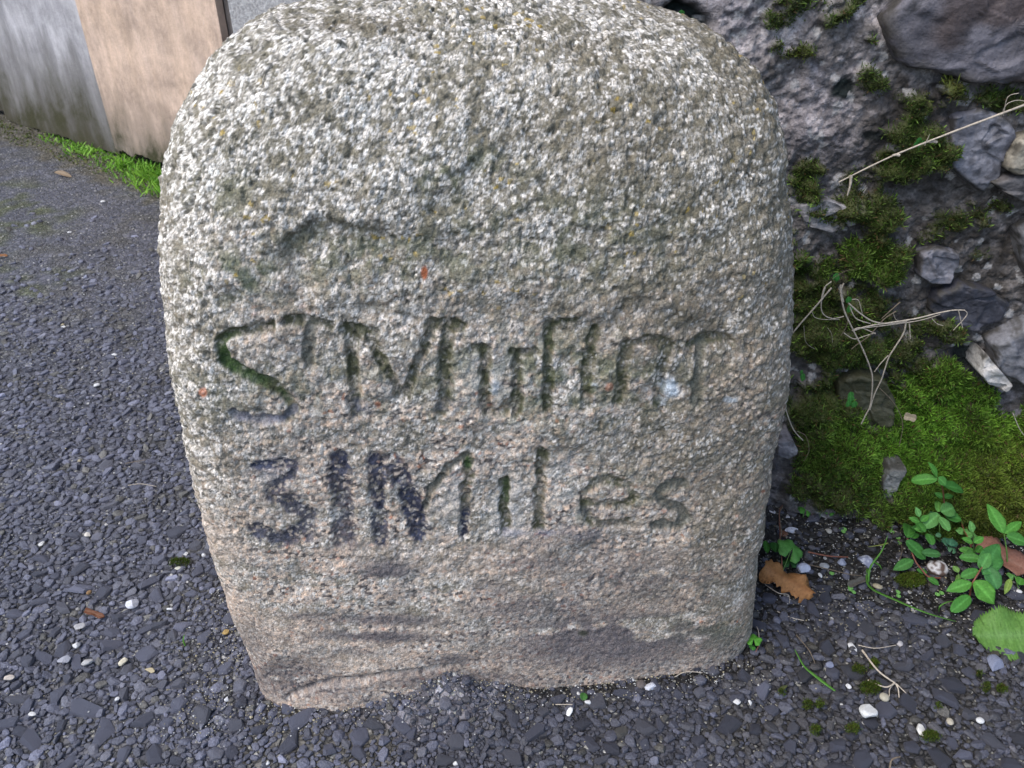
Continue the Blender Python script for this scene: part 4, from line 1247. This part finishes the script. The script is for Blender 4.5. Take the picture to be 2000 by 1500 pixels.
plant('scalloped_seedling', 'pair of little scalloped pale leaves on a reddish stalk right of the seedling cluster', (1890, 1088),
      [(1884, 1040, .012, 1874, 1026, .012, 20, dict(shape='scallop', col=G3)), (1902, 1050, .012, 1902, 1034, .012, 22, dict(shape='scallop', col=G3)), (1856, 1062, .01, 1856, 1044, .010, 24, dict(shape='heart', col=(.05, .16, .09))),
       (1855, 1066, .012, 1857, 1052, .012, 16, dict(shape='round', col=(.06, .18, .1))), (1860, 1076, .008, 1862, 1064, .008, 14, dict(shape='heart', col=(.07, .18, .09))), (1838, 1044, .008, 1828, 1046, .008, 8, dict(shape='oval', col=(.08, .2, .09)))],
      [([(1890, 1088, .003), (1896, 1062, .008), (1884, 1038, .012), (1876, 1016, .012)], .0006, M_stem), ([(1890, 1088, .003), (1903, 1052, .012)], .0005, M_stem)], lift=.016)
plant('leafy_weed', 'tall narrow-leaved weed standing above the pinkish brown fallen leaf', (1966, 1110),
      [(1960, 1042, .050, 1932, 982, .070, 23, dict(col=G1)), (1962, 1042, .050, 1998, 1016, .058, 15, dict(col=G1)), (1965, 1046, .050, 2012, 1060, .045, 22, dict(col=(.06, .2, .035)))],
      [([(1968, 1112, .003), (1966, 1075, .03), (1961, 1043, .050)], .0009, M_gstem)])
plant('leafy_weed', 'biggest bushy weed with wavy leaves in front of the brown fallen leaf', (1895, 1165),
      [(1918, 1122, .034, 1956, 1058, .044, 34, dict(col=(.06, .21, .05), waves=.06)), (1928, 1106, .038, 1950, 1150, .026, 25, dict(col=(.05, .17, .045), shape='oval')), (1918, 1092, .036, 1874, 1086, .034, 17, dict(col=G2, shape='oval')),
       (1898, 1138, .028, 1850, 1152, .022, 21, dict(col=G1)), (1902, 1134, .030, 1946, 1179, .018, 32, dict(col=(.085, .26, .035), waves=.05)), (1895, 1164, .018, 1860, 1193, .012, 20, dict(col=(.055, .2, .03), shape='oval')),
       (1912, 1114, .034, 1878, 1126, .030, 16, dict(col=G2, shape='oval')), (1914, 1112, .036, 1934, 1078, .048, 20, dict(col=(.07, .22, .05))), (1906, 1078, .024, 1874, 1072, .024, 12, dict(col=G1, shape='oval')), (1906, 1078, .026, 1920, 1066, .028, 11, dict(col=G1, shape='oval'))],
      [([(1893, 1172, .003), (1896, 1150, .018), (1902, 1134, .030), (1918, 1108, .038)], .0012, M_stem)])
plant('small_weed', 'thin drooping weed with two pale folded leaves near the right edge', (1990, 1150),
      [(1974, 1130, .014, 1964, 1158, .010, 10, dict(col=(.2, .3, .06))), (1872, 1118, .012, 1862, 1104, .014, 10, dict(col=(.16, .3, .08))), (1874, 1122, .01, 1868, 1140, .008, 8, dict(col=(.12, .24, .05))), (1982, 1130, .01, 1976, 1114, .01, 18, dict(shape='heart', col=G3)), (1990, 1142, .01, 1996, 1126, .01, 14, dict(shape='oval', col=G1))],
      [([(1990, 1150, .003), (1985, 1138, .01)], .0006, M_gstem), ([(1876, 1145, .003), (1872, 1120, .012)], .0006, M_gstem)])
plant('ground_ivy', 'single large scalloped leaf on a thin stalk over the orange dead leaf', (1524, 1128),
      [(1544, 1084, .030, 1552, 1048, .034, 48, dict(shape='scallop', col=(.09, .26, .05), rib=(.2, .4, .12), up=Vector((.1, -.7, .8)))), (1544, 1104, .014, 1540, 1086, .016, 28, dict(shape='scallop', col=(.025, .10, .02))), (1514, 1078, .014, 1516, 1058, .016, 22, dict(shape='round', col=(.03, .12, .02))), (1498, 1080, .012, 1496, 1054, .016, 12, dict(shape='oval', col=(.05, .18, .025)))],
      [([(1522, 1142, .004), (1527, 1100, .02), (1524, 1050, .03), (1522, 1000, .02), (1530, 985, .008)], .0007, M_stem), ([(1524, 1128, .004), (1546, 1072, .032)], .0006, M_gstem)])
plant('clover_seedling', 'bright two-leaved seedling against the wall foot, nearer the milestone', (1572, 1005),
      [(1580, 984, .012, 1582, 966, .014, 15, dict(shape='heart', col=G1)), (1574, 1000, .012, 1574, 982, .012, 24, dict(shape='scallop', col=G1)), (1564, 1000, .01, 1562, 990, .01, 10, dict(shape='oval', col=G1))],
      [([(1568, 1012, .003), (1572, 996, .012), (1580, 980, .013)], .0005, M_gstem)])
plant('heart_leaf_seedling', 'lone heart-shaped leaf on a long thin stalk at the wall foot', (1600, 990),
      [(1620, 1000, .014, 1624, 978, .016, 21, dict(shape='heart', col=G1))], [([(1584, 988, .004), (1604, 992, .012), (1620, 996, .014)], .0005, M_gstem)])
plant('base_seedling', 'bright lobed seedling pressed against the lower right corner of the milestone', (1470, 1272),
      [(1472, 1256, .014, 1472, 1234, .016, 27, dict(shape='scallop', col=(.11, .34, .04))), (1470, 1270, .008, 1468, 1258, .008, 12, dict(shape='oval', col=(.07, .24, .04)))],
      [([(1474, 1278, .002), (1482, 1258, .010), (1474, 1250, .014)], .0005, M_stem)])
for lab, (px, py), n in [('tiny pale seedling pair in the soil left of the grass blade', (1646, 1040), 3), ('tiny round seedling below the white chip', (1632, 1120), 1), ('tiny three-leaved seedling above the chippings near the grass blade', (1668, 1152), 4),
                         ('tiny paired seedling beside the small moss cushion', (1752, 1158), 2), ('tiny seedling under the curl of the thin weed', (1735, 1042), 2), ('tiny seedling above the white chip with the grass blade', (1760, 1056), 2), ('tiny yellowing seedling at the soil edge near the weeds', (1836, 1160), 2)]:
    org = at_z(px, py, .002)
    root = empty('tiny_seedling', org, lab, 'seedling', 'tiny seedlings in the soil')
    for k in range(n):
        dx, dy = random.uniform(-9, 9), random.uniform(-7, 7)
        put_leaf(root, org, at_z(px + dx, py + dy + 3, .005), at_z(px + dx + 1, py + dy - 4, .006), 8, shape='round', col=(.16, .36, .09), curl=.05, nu=9)
for lab, (px, py, Y), lv in [('tiny green seedling in a crack of the wall beside the stony knob', (1661, 780, .74), [(0, 0, 13), (-4, 9, 11), (7, 10, 11), (0, -8, 11)]),
                             ('small pale leaf cluster in the dark hole above the milestone shoulder', (1330, 32, .80), [(0, -6, 11), (-4, 6, 10), (10, 12, 9), (22, 8, 9)]),
                             ('pair of round leaves at the top of the dry stem tangle', (1632, 541, .74), [(0, 0, 12), (3, 4, 8)]),
                             ('two faded round leaves hanging in the dry stem tangle', (1657, 590, .735), [(0, -4, 11), (2, 14, 12)]),
                             ('tiny seedling on the moss left of the stony knob', (1567, 735, .74), [(0, 0, 9), (1, 5, 8), (-2, -8, 6)]),
                             ('bright small leaves in the wall joint below the long dry stalk', (1794, 275, .80), [(0, 0, 10), (-6, 8, 9), (8, 4, 8), (2, 14, 8)])]:
    org = at_y(px, py, Y)
    root = empty('wall_seedling', org, lab, 'seedling', 'little seedlings rooted in the wall')
    for dx, dy, s in lv:
        a = at_y(px + dx, py + dy + s * .5, Y - .006); b = at_y(px + dx + 1, py + dy - s * .5, Y - .009)
        put_leaf(root, org, a, b, s, shape='round', col=(.07, .26, .05), up=Vector((0, -1, .4)), nu=9)
        tube('stem', [at_y(px + dx, py + dy + s * .4, Y - .005), at_y(px + 1, py + 12, Y + .004)], .0004, .0003, M_gstem, root, origin=org)

# fallen leaves ---------------------------------------------------
def fallen(name, label, a, b, w, **kw):
    org = (a + b) / 2
    LS[0] += 1
    d_ = (org - Vector((0, 0, CAMH))).length
    L = (b - a).length
    up = kw.pop('up', Vector((.1, -.4, 1)))
    me = leaf_mesh(name, L, w * d_ / FPX, seed=LS[0], **kw)
    o = link(name, me, label=label, cat='leaf')
    o.matrix_world = frame(a, b, up)
    return o
OR = (.40, .19, .07)
dl = fallen('dead_leaf', 'torn orange-brown dead leaf leaning on the right foot of the milestone', at_z(1494, 1104, .030), at_z(1584, 1160, .006), 52, shape='torn', curl=-.12, fold=-.18, col=OR, rib=(.33, .14, .05), waves=.16, nu=25, jag=.28)
fallen('brown_leaf', 'pinkish brown fallen leaf behind the bushy weed at the right edge', at_z(1908, 1062, .018), at_z(2012, 1112, .014), 50, shape='torn', curl=.05, fold=.10, col=(.27, .125, .085), rib=(.34, .19, .14), waves=.05, nu=25, jag=.12)
fallen('green_leaf', 'large serrated green fallen leaf flat on the chippings at the right edge', at_z(2050, 1240, .012), at_z(1902, 1240, .010), 86, shape='oval', curl=.04, fold=.05, col=(.12, .25, .05), rib=(.16, .30, .09), waves=.07, nu=61, serr=.085)
fallen('curled_leaf', 'small curled rust-brown leaf scrap on the left asphalt', at_z(166, 1192, .005), at_z(202, 1204, .004), 10, shape='torn', curl=.1, fold=.2, col=(.16, .06, .03), rib=(.2, .1, .05), waves=.15)
fallen('curled_leaf', 'tan dry leaf lying on the asphalt before the grass strip', at_z(107, 336, .008), at_z(136, 340, .008), 10, shape='oval', curl=.2, fold=.2, col=(.30, .22, .14), rib=(.34, .26, .18))
fallen('leaf_scrap', 'orange leaf scrap at the left edge of the asphalt', at_z(-6, 500, .006), at_z(14, 497, .006), 6, shape='torn', curl=.2, fold=.2, col=(.38, .18, .08), rib=(.4, .2, .1))
fallen('leaf_scrap', 'small bright green leaf scrap on the grit before the milestone foot', at_z(1138, 1368, .005), at_z(1142, 1352, .007), 14, shape='oval', curl=.2, fold=.2, col=(.06, .17, .04), rib=(.08, .2, .05))
fallen('leaf_scrap', 'pale dry leaf scrap stuck on the moss below the dry stems', at_y(1766, 812, .735), at_y(1790, 818, .73), 14, shape='torn', curl=.1, fold=.2, col=(.34, .28, .19), rib=(.34, .28, .19), up=Vector((0, -1, .5)))
fallen('bark_scrap', 'grey bark strip lying on the soil beside the grass blade', at_z(1656, 1144, .006), at_z(1690, 1130, .008), 12, shape='torn', curl=.0, fold=.3, col=(.12, .11, .09), rib=(.1, .09, .08))
fallen('leaf_scrap', 'dark curled brown leaf scrap at the foot of the moss', at_z(1700, 1000, .008), at_z(1736, 988, .012), 12, shape='torn', curl=.1, fold=.3, col=(.09, .03, .02), rib=(.09, .04, .03))
fallen('leaf_scrap', 'narrow olive leaf scrap on the chippings right of the milestone corner', at_z(1520, 1348, .005), at_z(1540, 1338, .005), 6, shape='lance', curl=.1, fold=.3, col=(.10, .11, .04), rib=(.12, .13, .05))

# grass blades ----------------------------------------------------
def grass_blade(label, pts, w, col=(.10, .26, .04)):
    P = [at_z(*p) for p in pts]
    Q = []
    for i in range(len(P) - 1):
        p0, p1, p2, p3 = P[max(i - 1, 0)], P[i], P[i + 1], P[min(i + 2, len(P) - 1)]
        for k in range(8):
            t = k / 8
            Q.append(.5 * ((2 * p1) + (-p0 + p2) * t + (2 * p0 - 5 * p1 + 4 * p2 - p3) * t * t + (-p0 + 3 * p1 - 3 * p2 + p3) * t ** 3))
    Q.append(P[-1])
    m = len(Q); V = []
    for i, p in enumerate(Q):
        d_ = (Q[min(i + 1, m - 1)] - Q[max(i - 1, 0)]).normalized()
        s = d_.cross(Vector((0, -.4, 1))).normalized()
        t = i / (m - 1)
        ww = w * min(1, .4 + 3 * t) * (1 - t) ** .6 + .00015
        V += [p - s * ww, p - Vector((0, 0, ww * .5)), p + s * ww, p - Vector((0, 0, ww * .5 + .0003))]
    F = []
    for i in range(m - 1):
        for k in range(4):
            F.append((i * 4 + k, i * 4 + (k + 1) % 4, (i + 1) * 4 + (k + 1) % 4, (i + 1) * 4 + k))
    V = np.array([v[:] for v in V])
    return link('grass_blade', mesh_np('grass_blade', V, np.array(F), np.tile(col, (len(V), 1)), True, [M_leaf]), label=label, cat='grass blade')
grass_blade('long green grass blade arching from the soil out over the chippings', [(1694, 1110, .004), (1698, 1145, .008), (1750, 1172, .014), (1810, 1197, .016), (1868, 1214, .005)], .0016)
grass_blade('bent upright grass blade rising beside the bluish white chip', [(1697, 1136, .004), (1700, 1108, .016), (1722, 1076, .030), (1734, 1046, .034)], .0013)
grass_blade('short grass blade branching right from the bent blade', [(1706, 1096, .018), (1718, 1104, .016), (1722, 1112, .012)], .0011)
grass_blade('pale yellow-green grass blade lying across the soil', [(1735, 1060, .020), (1722, 1064, .016), (1695, 1068, .010)], .0010, (.22, .26, .07))
grass_blade('bright green grass blade on the chippings right of the milestone corner', [(1632, 1350, .004), (1590, 1318, .008), (1570, 1300, .008), (1552, 1268, .010)], .0016)
grass_blade('small green grass sprig left of the milestone foot', [(362, 1262, .003), (358, 1250, .010), (360, 1240, .012)], .0009)
grass_blade('thin looped green stalk below the bushy weed', [(1834, 1195, .004), (1836, 1184, .012), (1850, 1176, .014), (1864, 1174, .012)], .0007)

# dry stems -------------------------------------------------------
def stalk(label, pts, r, mat=M_straw, name='dry_stalk', cat='stalk', **kw):
    return tube(name, pts, r, r * .75, mat, smooth_n=6, label=label, cat=cat, **kw)
SY = .715
def sy(px, py, Y=None):
    return at_y(px, py, SY if Y is None else Y)
long_pts = [sy(1638, 356, .77), sy(1740, 306, .765), sy(1850, 262, .76), sy(1940, 228, .755), sy(2040, 190, .75)]
ls = empty('long_stalk', long_pts[0], 'long pale dry stalk slanting across the upper part of the rubble wall', 'stalk')
tube('stem', long_pts, .0007, .0012, M_straw, ls, smooth_n=6, origin=long_pts[0])
for px, py in [(1750, 302), (1823, 276)]:
    p = sy(px, py, .763)
    tube('node', [p - Vector((.0035, 0, -.0008)) * -1, p, p - Vector((.0035, 0, .001))], .0015, .0011, M_straw, ls, origin=long_pts[0])
tube('sheath', [sy(1662, 342, .768), sy(1661, 360, .766), sy(1655, 382, .765)], .0018, .0006, M_straw, ls, smooth_n=4, origin=long_pts[0])
tube('twig', [sy(1806, 284, .762), sy(1816, 262, .76)], .0004, .0003, M_straw, ls, origin=long_pts[0])
tube('twig', [sy(1955, 230, .757), sy(1965, 205, .75), sy(1985, 196, .75), sy(2004, 198, .75)], .0004, .0003, M_straw, ls, smooth_n=4, origin=long_pts[0])
tube('twig', [sy(1960, 226, .757), sy(1968, 190, .752), sy(1990, 182, .75)], .0004, .0003, M_straw, ls, smooth_n=4, origin=long_pts[0])
tg_o = sy(1660, 620)
tg = empty('stem_tangle', tg_o, 'tangle of pale dry bent stems hanging on the mossy wall beside the milestone', 'dry stems')
def T(pts, r=.0009, m=M_straw):
    P = [sy(p[0], p[1], p[2] if len(p) > 2 else SY) for p in pts]
    tube('stem', P, r * .72, r * .5, m, tg, smooth_n=6, origin=tg_o)
T([(1624, 562), (1590, 602), (1560, 636), (1538, 666), (1533, 692)], .0012)
T([(1612, 560), (1604, 590), (1607, 612), (1625, 622), (1648, 618)], .0009)
T([(1624, 550), (1610, 562), (1604, 585)], .0009)
T([(1642, 556), (1643, 580), (1650, 610), (1664, 640), (1685, 682), (1700, 720), (1704, 745), (1700, 790), (1690, 812), (1682, 828)], .0013)
T([(1648, 553), (1643, 568), (1648, 590)], .0011)
T([(1657, 592), (1680, 612), (1706, 628), (1740, 632), (1770, 628)], .0012)
T([(1660, 600), (1672, 622), (1700, 632)], .0009)
T([(1668, 645), (1700, 636), (1740, 630), (1790, 622), (1830, 612), (1862, 606), (1884, 606)], .0012)
T([(1690, 640), (1740, 634), (1795, 626), (1836, 614)], .0009)
T([(1884, 606), (1888, 616), (1862, 645)], .0007)
T([(1872, 606), (1880, 640)], .0008)
T([(1770, 626), (1765, 650), (1748, 678), (1735, 700), (1722, 740), (1708, 770), (1699, 800)], .0012)
T([(1735, 694), (1720, 710), (1708, 726)], .0008)
T([(1776, 632), (1778, 662)], .0010)
T([(1750, 608), (1728, 622), (1710, 642), (1695, 658), (1675, 672), (1663, 682)], .0009, M_straw_d)
T([(1758, 590), (1740, 606), (1722, 622)], .0009, M_straw_d)
T([(1648, 650), (1668, 662), (1690, 656), (1710, 650)], .0008)
T([(1664, 646), (1680, 640), (1702, 648), (1710, 652)], .0009)
T([(1658, 618), (1652, 640), (1642, 656)], .0006, M_straw_d)
T([(1586, 610), (1592, 620), (1610, 624), (1640, 624)], .0005)
T([(1664, 585), (1676, 586), (1682, 604), (1684, 612)], .0006)
T([(1820, 622), (1830, 632), (1842, 636)], .0006)
T([(1745, 612), (1750, 624), (1762, 628)], .0004)
T([(1570, 636), (1574, 668), (1592, 682)], .0003)
T([(1616, 640), (1624, 652), (1626, 670)], .0003)
T([(1625, 545), (1650, 530), (1668, 526)], .0003, M_straw_d)
stalk('thin dry stem curving down the edge of the milestone beside the moss', [sy(1521, 738, .70), sy(1532, 790, .70), sy(1548, 836, .70), sy(1568, 860, .70)], .0008)
stalk('fine dry thread curving over the moss under the stem tangle', [sy(1718, 758, .70), sy(1748, 790, .70), sy(1763, 828, .70), sy(1756, 872, .70)], .00045, M_straw_d)
stalk('fine dry thread on the moss near the small wall stone', [sy(1556, 842, .70), sy(1574, 852, .70), sy(1580, 880, .70), sy(1570, 900, .70)], .0004, M_straw_d)
stalk('thin straw at the far right edge of the lush moss', [sy(1978, 806, .66), sy(1990, 835, .66), sy(2000, 850, .66)], .0005)
def gs(label, pts, r, m=M_straw, **kw):
    return stalk(label, [at_z(*p) for p in pts], r, m, **kw)
gs('curved thin straw between two small white pebbles', [(1676, 1260, .006), (1710, 1266, .009), (1750, 1260, .006)], .0005)
tw_o = at_z(1748, 1336, .006)
tw = empty('forked_twig', tw_o, 'pale forked dry twig on the chippings beside the moss cushion', 'twig')
for pts, r in [([(1684, 1270, .008), (1715, 1310, .012), (1748, 1334, .008)], .0011), ([(1748, 1334, .008), (1728, 1342, .008), (1695, 1328, .006)], .0009), ([(1748, 1334, .008), (1738, 1345, .006), (1737, 1360, .005)], .0006), ([(1748, 1334, .008), (1754, 1345, .006), (1756, 1362, .005)], .0008), ([(1750, 1335, .008), (1770, 1354, .005)], .0006)]:
    tube('twig', [at_z(*p) for p in pts], r, r * .7, M_straw, tw, smooth_n=5, origin=tw_o)
gs('dry brown twig standing at the bottom edge near the right corner', [(1738, 1500, .004), (1742, 1484, .008), (1758, 1478, .008)], .0009, M_straw_d)
gs('hair-thin dark stem slanting right of the milestone corner', [(1555, 1240, .006), (1580, 1270, .010), (1592, 1296, .006)], .0005, M_straw_d)
gs('short straw on the grit before the milestone foot', [(1085, 1376, .005), (1118, 1376, .006)], .0005)
gs('thin curled root thread before the milestone foot', [(978, 1360, .005), (1000, 1360, .008), (1028, 1368, .005)], .0004, M_straw_d)
gs('straw lying in the dark soil under the orange leaf', [(1495, 1142, .008), (1520, 1158, .010), (1540, 1162, .006), (1542, 1178, .004)], .0005)
gs('reddish twig lying across the soil right of the lobed leaf', [(1578, 1078, .006), (1618, 1086, .008), (1656, 1088, .005)], .0010, M_stem, name='red_twig')
gs('short pale straw on the chippings below the orange leaf', [(1518, 1194, .005), (1545, 1206, .006), (1570, 1212, .005)], .0006)
gs('long straw in the soil below the reddish twig', [(1575, 1102, .006), (1620, 1112, .010), (1660, 1122, .008), (1682, 1124, .005)], .0006, M_straw_d)
gs('two-bend dark root at the foot of the milestone side', [(1530, 988, .006), (1522, 1004, .012), (1526, 1040, .014), (1518, 1060, .006)], .0009, M_straw_d)
gs('thin dark thread between the tiny seedlings', [(1755, 1052, .006), (1762, 1076, .010), (1750, 1110, .005)], .0004, M_straw_d)
gs('dry straw on the asphalt left of the milestone', [(245, 905, .005), (285, 898, .006)], .0005, M_straw_d)
gs('dry straw lying on the left asphalt near the stone edge', [(250, 948, .005), (275, 945, .006), (305, 950, .005)], .0005)
gs('short upright straw at the lower right edge of the milestone', [(1483, 1262, .004), (1482, 1236, .012), (1478, 1224, .014)], .0004)
gs('bent straw against the front foot of the milestone near its corner', [(1318, 1322, .004), (1340, 1312, .008), (1372, 1314, .006)], .0005)

# pebbles ---------------------------------------------------------
def pebble(label, px, py, w, h=None, col=(.55, .54, .52), kind='angular', name='pebble', h0=.003, col2=None, group=None):
    LS[0] += 1
    r = np.random.default_rng(LS[0])
    p = at_z(px, py, h0)
    d_ = (p - Vector((0, 0, CAMH))).length
    sx = w * d_ / FPX / 2; sy_ = (h or w) * d_ / FPX / 2 * 1.25
    bm = bmesh.new()
    bmesh.ops.create_icosphere(bm, subdivisions=3, radius=1)
    V = np.array([v.co[:] for v in bm.verts]); F = np.array([[v.index for v in f.verts] for f in bm.faces]); bm.free()
    if kind == 'angular':
        for k in range(9):
            n_ = r.normal(0, 1, 3); n_ /= np.linalg.norm(n_)
            dd = V @ n_; lim = r.uniform(.55, .8)
            V -= np.outer(np.maximum(dd - lim, 0), n_) * .95
    V = V * (1 + .16 * (fbm(V, 2.2, 3, LS[0]) - .5))[:, None]
    V[:, 2] *= .62
    U = V.copy()
    V = V * [sx, sy_, min(sx, sy_)]
    c = np.tile(col, (len(V), 1)) * (.8 + .4 * fbm(U, 4, 3, LS[0] + 1))[:, None]
    if col2 is not None:
        c = mixc(c, col2, sst(.50, .56, fbm(U, 3.0, 2, LS[0] + 2)) * (U[:, 2] > .1))
    o = link(name, mesh_np(name, V, F, c, kind != 'angular', [M_grit]), label=label, cat='pebble', group=group)
    o.location = p + Vector((0, 0, min(sx, sy_) * .2))
    o.rotation_euler = (0, 0, r.uniform(-.5, .5))
    return o
WH = (.52, .515, .51); BL = (.17, .185, .25); TN = (.36, .32, .25)
pebble('white angular pebble on the chippings at the left end of the curved straw', 1665, 1267, 17, 18, WH)
pebble('greyish white round pebble at the right end of the curved straw', 1757, 1258, 11, 11, (.36, .34, .34), 'round')
pebble('flat square white stone chip near the bottom right of the chippings', 1695, 1391, 30, 24, (.52, .52, .51))
pebble('blue-grey rounded pebble below the large green leaf', 1942, 1299, 27, 30, BL)
pebble('smooth white oval pebble near the right bottom edge', 1914, 1408, 13, 9, WH, 'round')
pebble('small tan pebble left of the white oval one', 1855, 1410, 11, 11, TN, 'round')
pebble('ring-shaped tan snail shell beside the moss cushion', 1727, 1363, 16, 13, (.34, .31, .24), 'round', name='snail_shell')
pebble('crumbly white lump above a patch of ground moss', 1797, 1427, 17, 18, (.6, .58, .54))
pebble('small blue pebble left of the white angular pebble', 1621, 1299, 16, 10, BL)
pebble('small white double lump on reddish grit in the chippings', 1657, 1341, 11, 8, WH)
pebble('white elongated pebble in the right chippings near the milestone corner', 1439, 1371, 15, 12, WH)
pebble('tiny white pebble just right of the elongated white one', 1465, 1373, 7, 9, WH)
pebble('sparkling pale granite pebble before the milestone foot', 1270, 1343, 23, 17, (.48, .49, .54))
pebble('brown rounded pebble tucked behind the sparkling granite pebble', 1252, 1338, 18, 16, (.10, .085, .08), 'round')
pebble('white pebble next to the green leaf scrap at the milestone foot', 1148, 1372, 12, 9, WH)
pebble('brightest white pebble, lying lowest before the milestone foot', 1112, 1390, 13, 18, (.72, .72, .70))
pebble('tiny white pebble right above the green leaf scrap', 1130, 1355, 8, 6, WH)
pebble('small white pebble on the grit strip under the milestone edge', 1235, 1329, 9, 6, WH)
pebble('brown pebble with white patches among the weeds', 1830, 1112, 34, 28, (.10, .065, .05), 'round', col2=(.55, .53, .52))
pebble('bluish white angular chip right of the orange dead leaf', 1567, 1111, 29, 20, (.40, .42, .50))
pebble('pale grey chip between the white chip and the speckled stone', 1610, 1106, 20, 12, (.28, .29, .30))
pebble('speckled bluish stone at the top of the bare soil', 1644, 1099, 17, 13, (.24, .26, .33))
pebble('large pale bluish stone left of the grass blades', 1690, 1098, 26, 26, (.20, .215, .29), col2=(.4, .42, .47))
pebble('tiny white pebble below the bluish white chip', 1602, 1124, 8, 9, WH)
pebble('white pointed stone sliver behind the lobed leaf', 1545, 1037, 26, 12, (.5, .5, .54))
pebble('rust-brown stone beside the white sliver', 1530, 1044, 16, 14, (.15, .07, .04))
pebble('white stone lump against the milestone side in the soil', 1506, 1001, 16, 10, (.5, .47, .48))
pebble('tan speck pebble on the dark soil below the moss', 1660, 1010, 8, 7, (.45, .32, .2), 'round')
pebble('pale round pebble in the middle of the dark soil', 1619, 1038, 10, 10, (.36, .34, .30), 'round')
pebble('pale pebble below the moss left of the tan speck', 1538, 1011, 9, 8, (.42, .4, .4))
pebble('yellowish flat pebble on the soil edge beside the bark strip', 1714, 1146, 17, 9, (.30, .26, .18), 'round')
pebble('small cream pebble near the right edge above the large leaf', 1990, 1156, 9, 7, WH, 'round')
for lab, px, py, w, h, c in [
    ('white shard on the left asphalt with a paler twin above it', 149, 1261, 12, 12, WH), ('cream crumbly lump on the left asphalt below a big chip', 241, 1293, 14, 15, (.55, .5, .38)),
    ('smooth pale grey pebble left of the cream lumps', 128, 1289, 24, 14, (.27, .27, .30)), ('small pale pebble between the grey pebble and the cream lump', 170, 1294, 19, 10, (.36, .35, .34)),
    ('yellowish shell bit right of the cream lump', 294, 1310, 22, 8, (.38, .32, .2)), ('white quartz chip with grey side on the middle left asphalt', 259, 1180, 22, 18, (.5, .5, .54)),
    ('beige flat flake at the left border of the asphalt', 16, 1325, 20, 8, (.46, .4, .34)), ('white dot pebble sitting on a big bluish chip', 443, 1366, 9, 8, WH), ('white dot pebble on chippings near the bottom left', 229, 1366, 8, 7, WH),
    ('square white chip on the left asphalt beside the milestone middle', 190, 753, 11, 9, WH), ('white flake higher on the left asphalt', 223, 693, 12, 5, WH), ('white chip farther left on the asphalt', 124, 639, 9, 5, WH),
    ('white chip near the grass strip on the far asphalt', 136, 454, 8, 5, WH), ('pair of pale chips before the grass strip', 200, 394, 9, 5, WH), ('white round pebble near the stone left of the milestone foot', 363, 1083, 9, 8, WH),
    ('white capsule-shaped pebble beside the milestone left edge', 399, 1084, 10, 10, WH), ('cream pebble pair on the asphalt left of the milestone', 171, 1045, 14, 8, (.5, .46, .4)), ('white grain pebble beside the flat grey chip', 82, 1063, 12, 8, (.45, .44, .42)),
    ('pale long sliver standing in the lower left chippings', 155, 1225, 20, 12, (.34, .33, .33)), ('white chip on the lower left chippings near the corner', 64, 1395, 14, 7, (.45, .44, .42)), ('white grain below the lowest bluish chips', 523, 1491, 8, 7, WH),
    ('yellow-brown snail bit left of the milestone foot', 442, 1235, 14, 9, (.3, .2, .07)), ('round brown snail shell on the left asphalt', 174, 1158, 9, 8, (.22, .13, .06)), ('pale chip below the milestone middle foot', 890, 1492, 10, 7, WH),
    ('small white chip left of the milestone lower middle', 332, 1190, 12, 6, (.5, .5, .5)), ('long white grain left of the mossy hollow', 350, 1110, 16, 6, (.45, .44, .36))]:
    pebble(lab, px, py, w, h, c)

S.cycles.max_bounces = 6
S.cycles.use_denoising = True
print('TRIS', sum(len(o.data.loops) - 2 * len(o.data.polygons) for o in bpy.data.objects if o.type == 'MESH'))
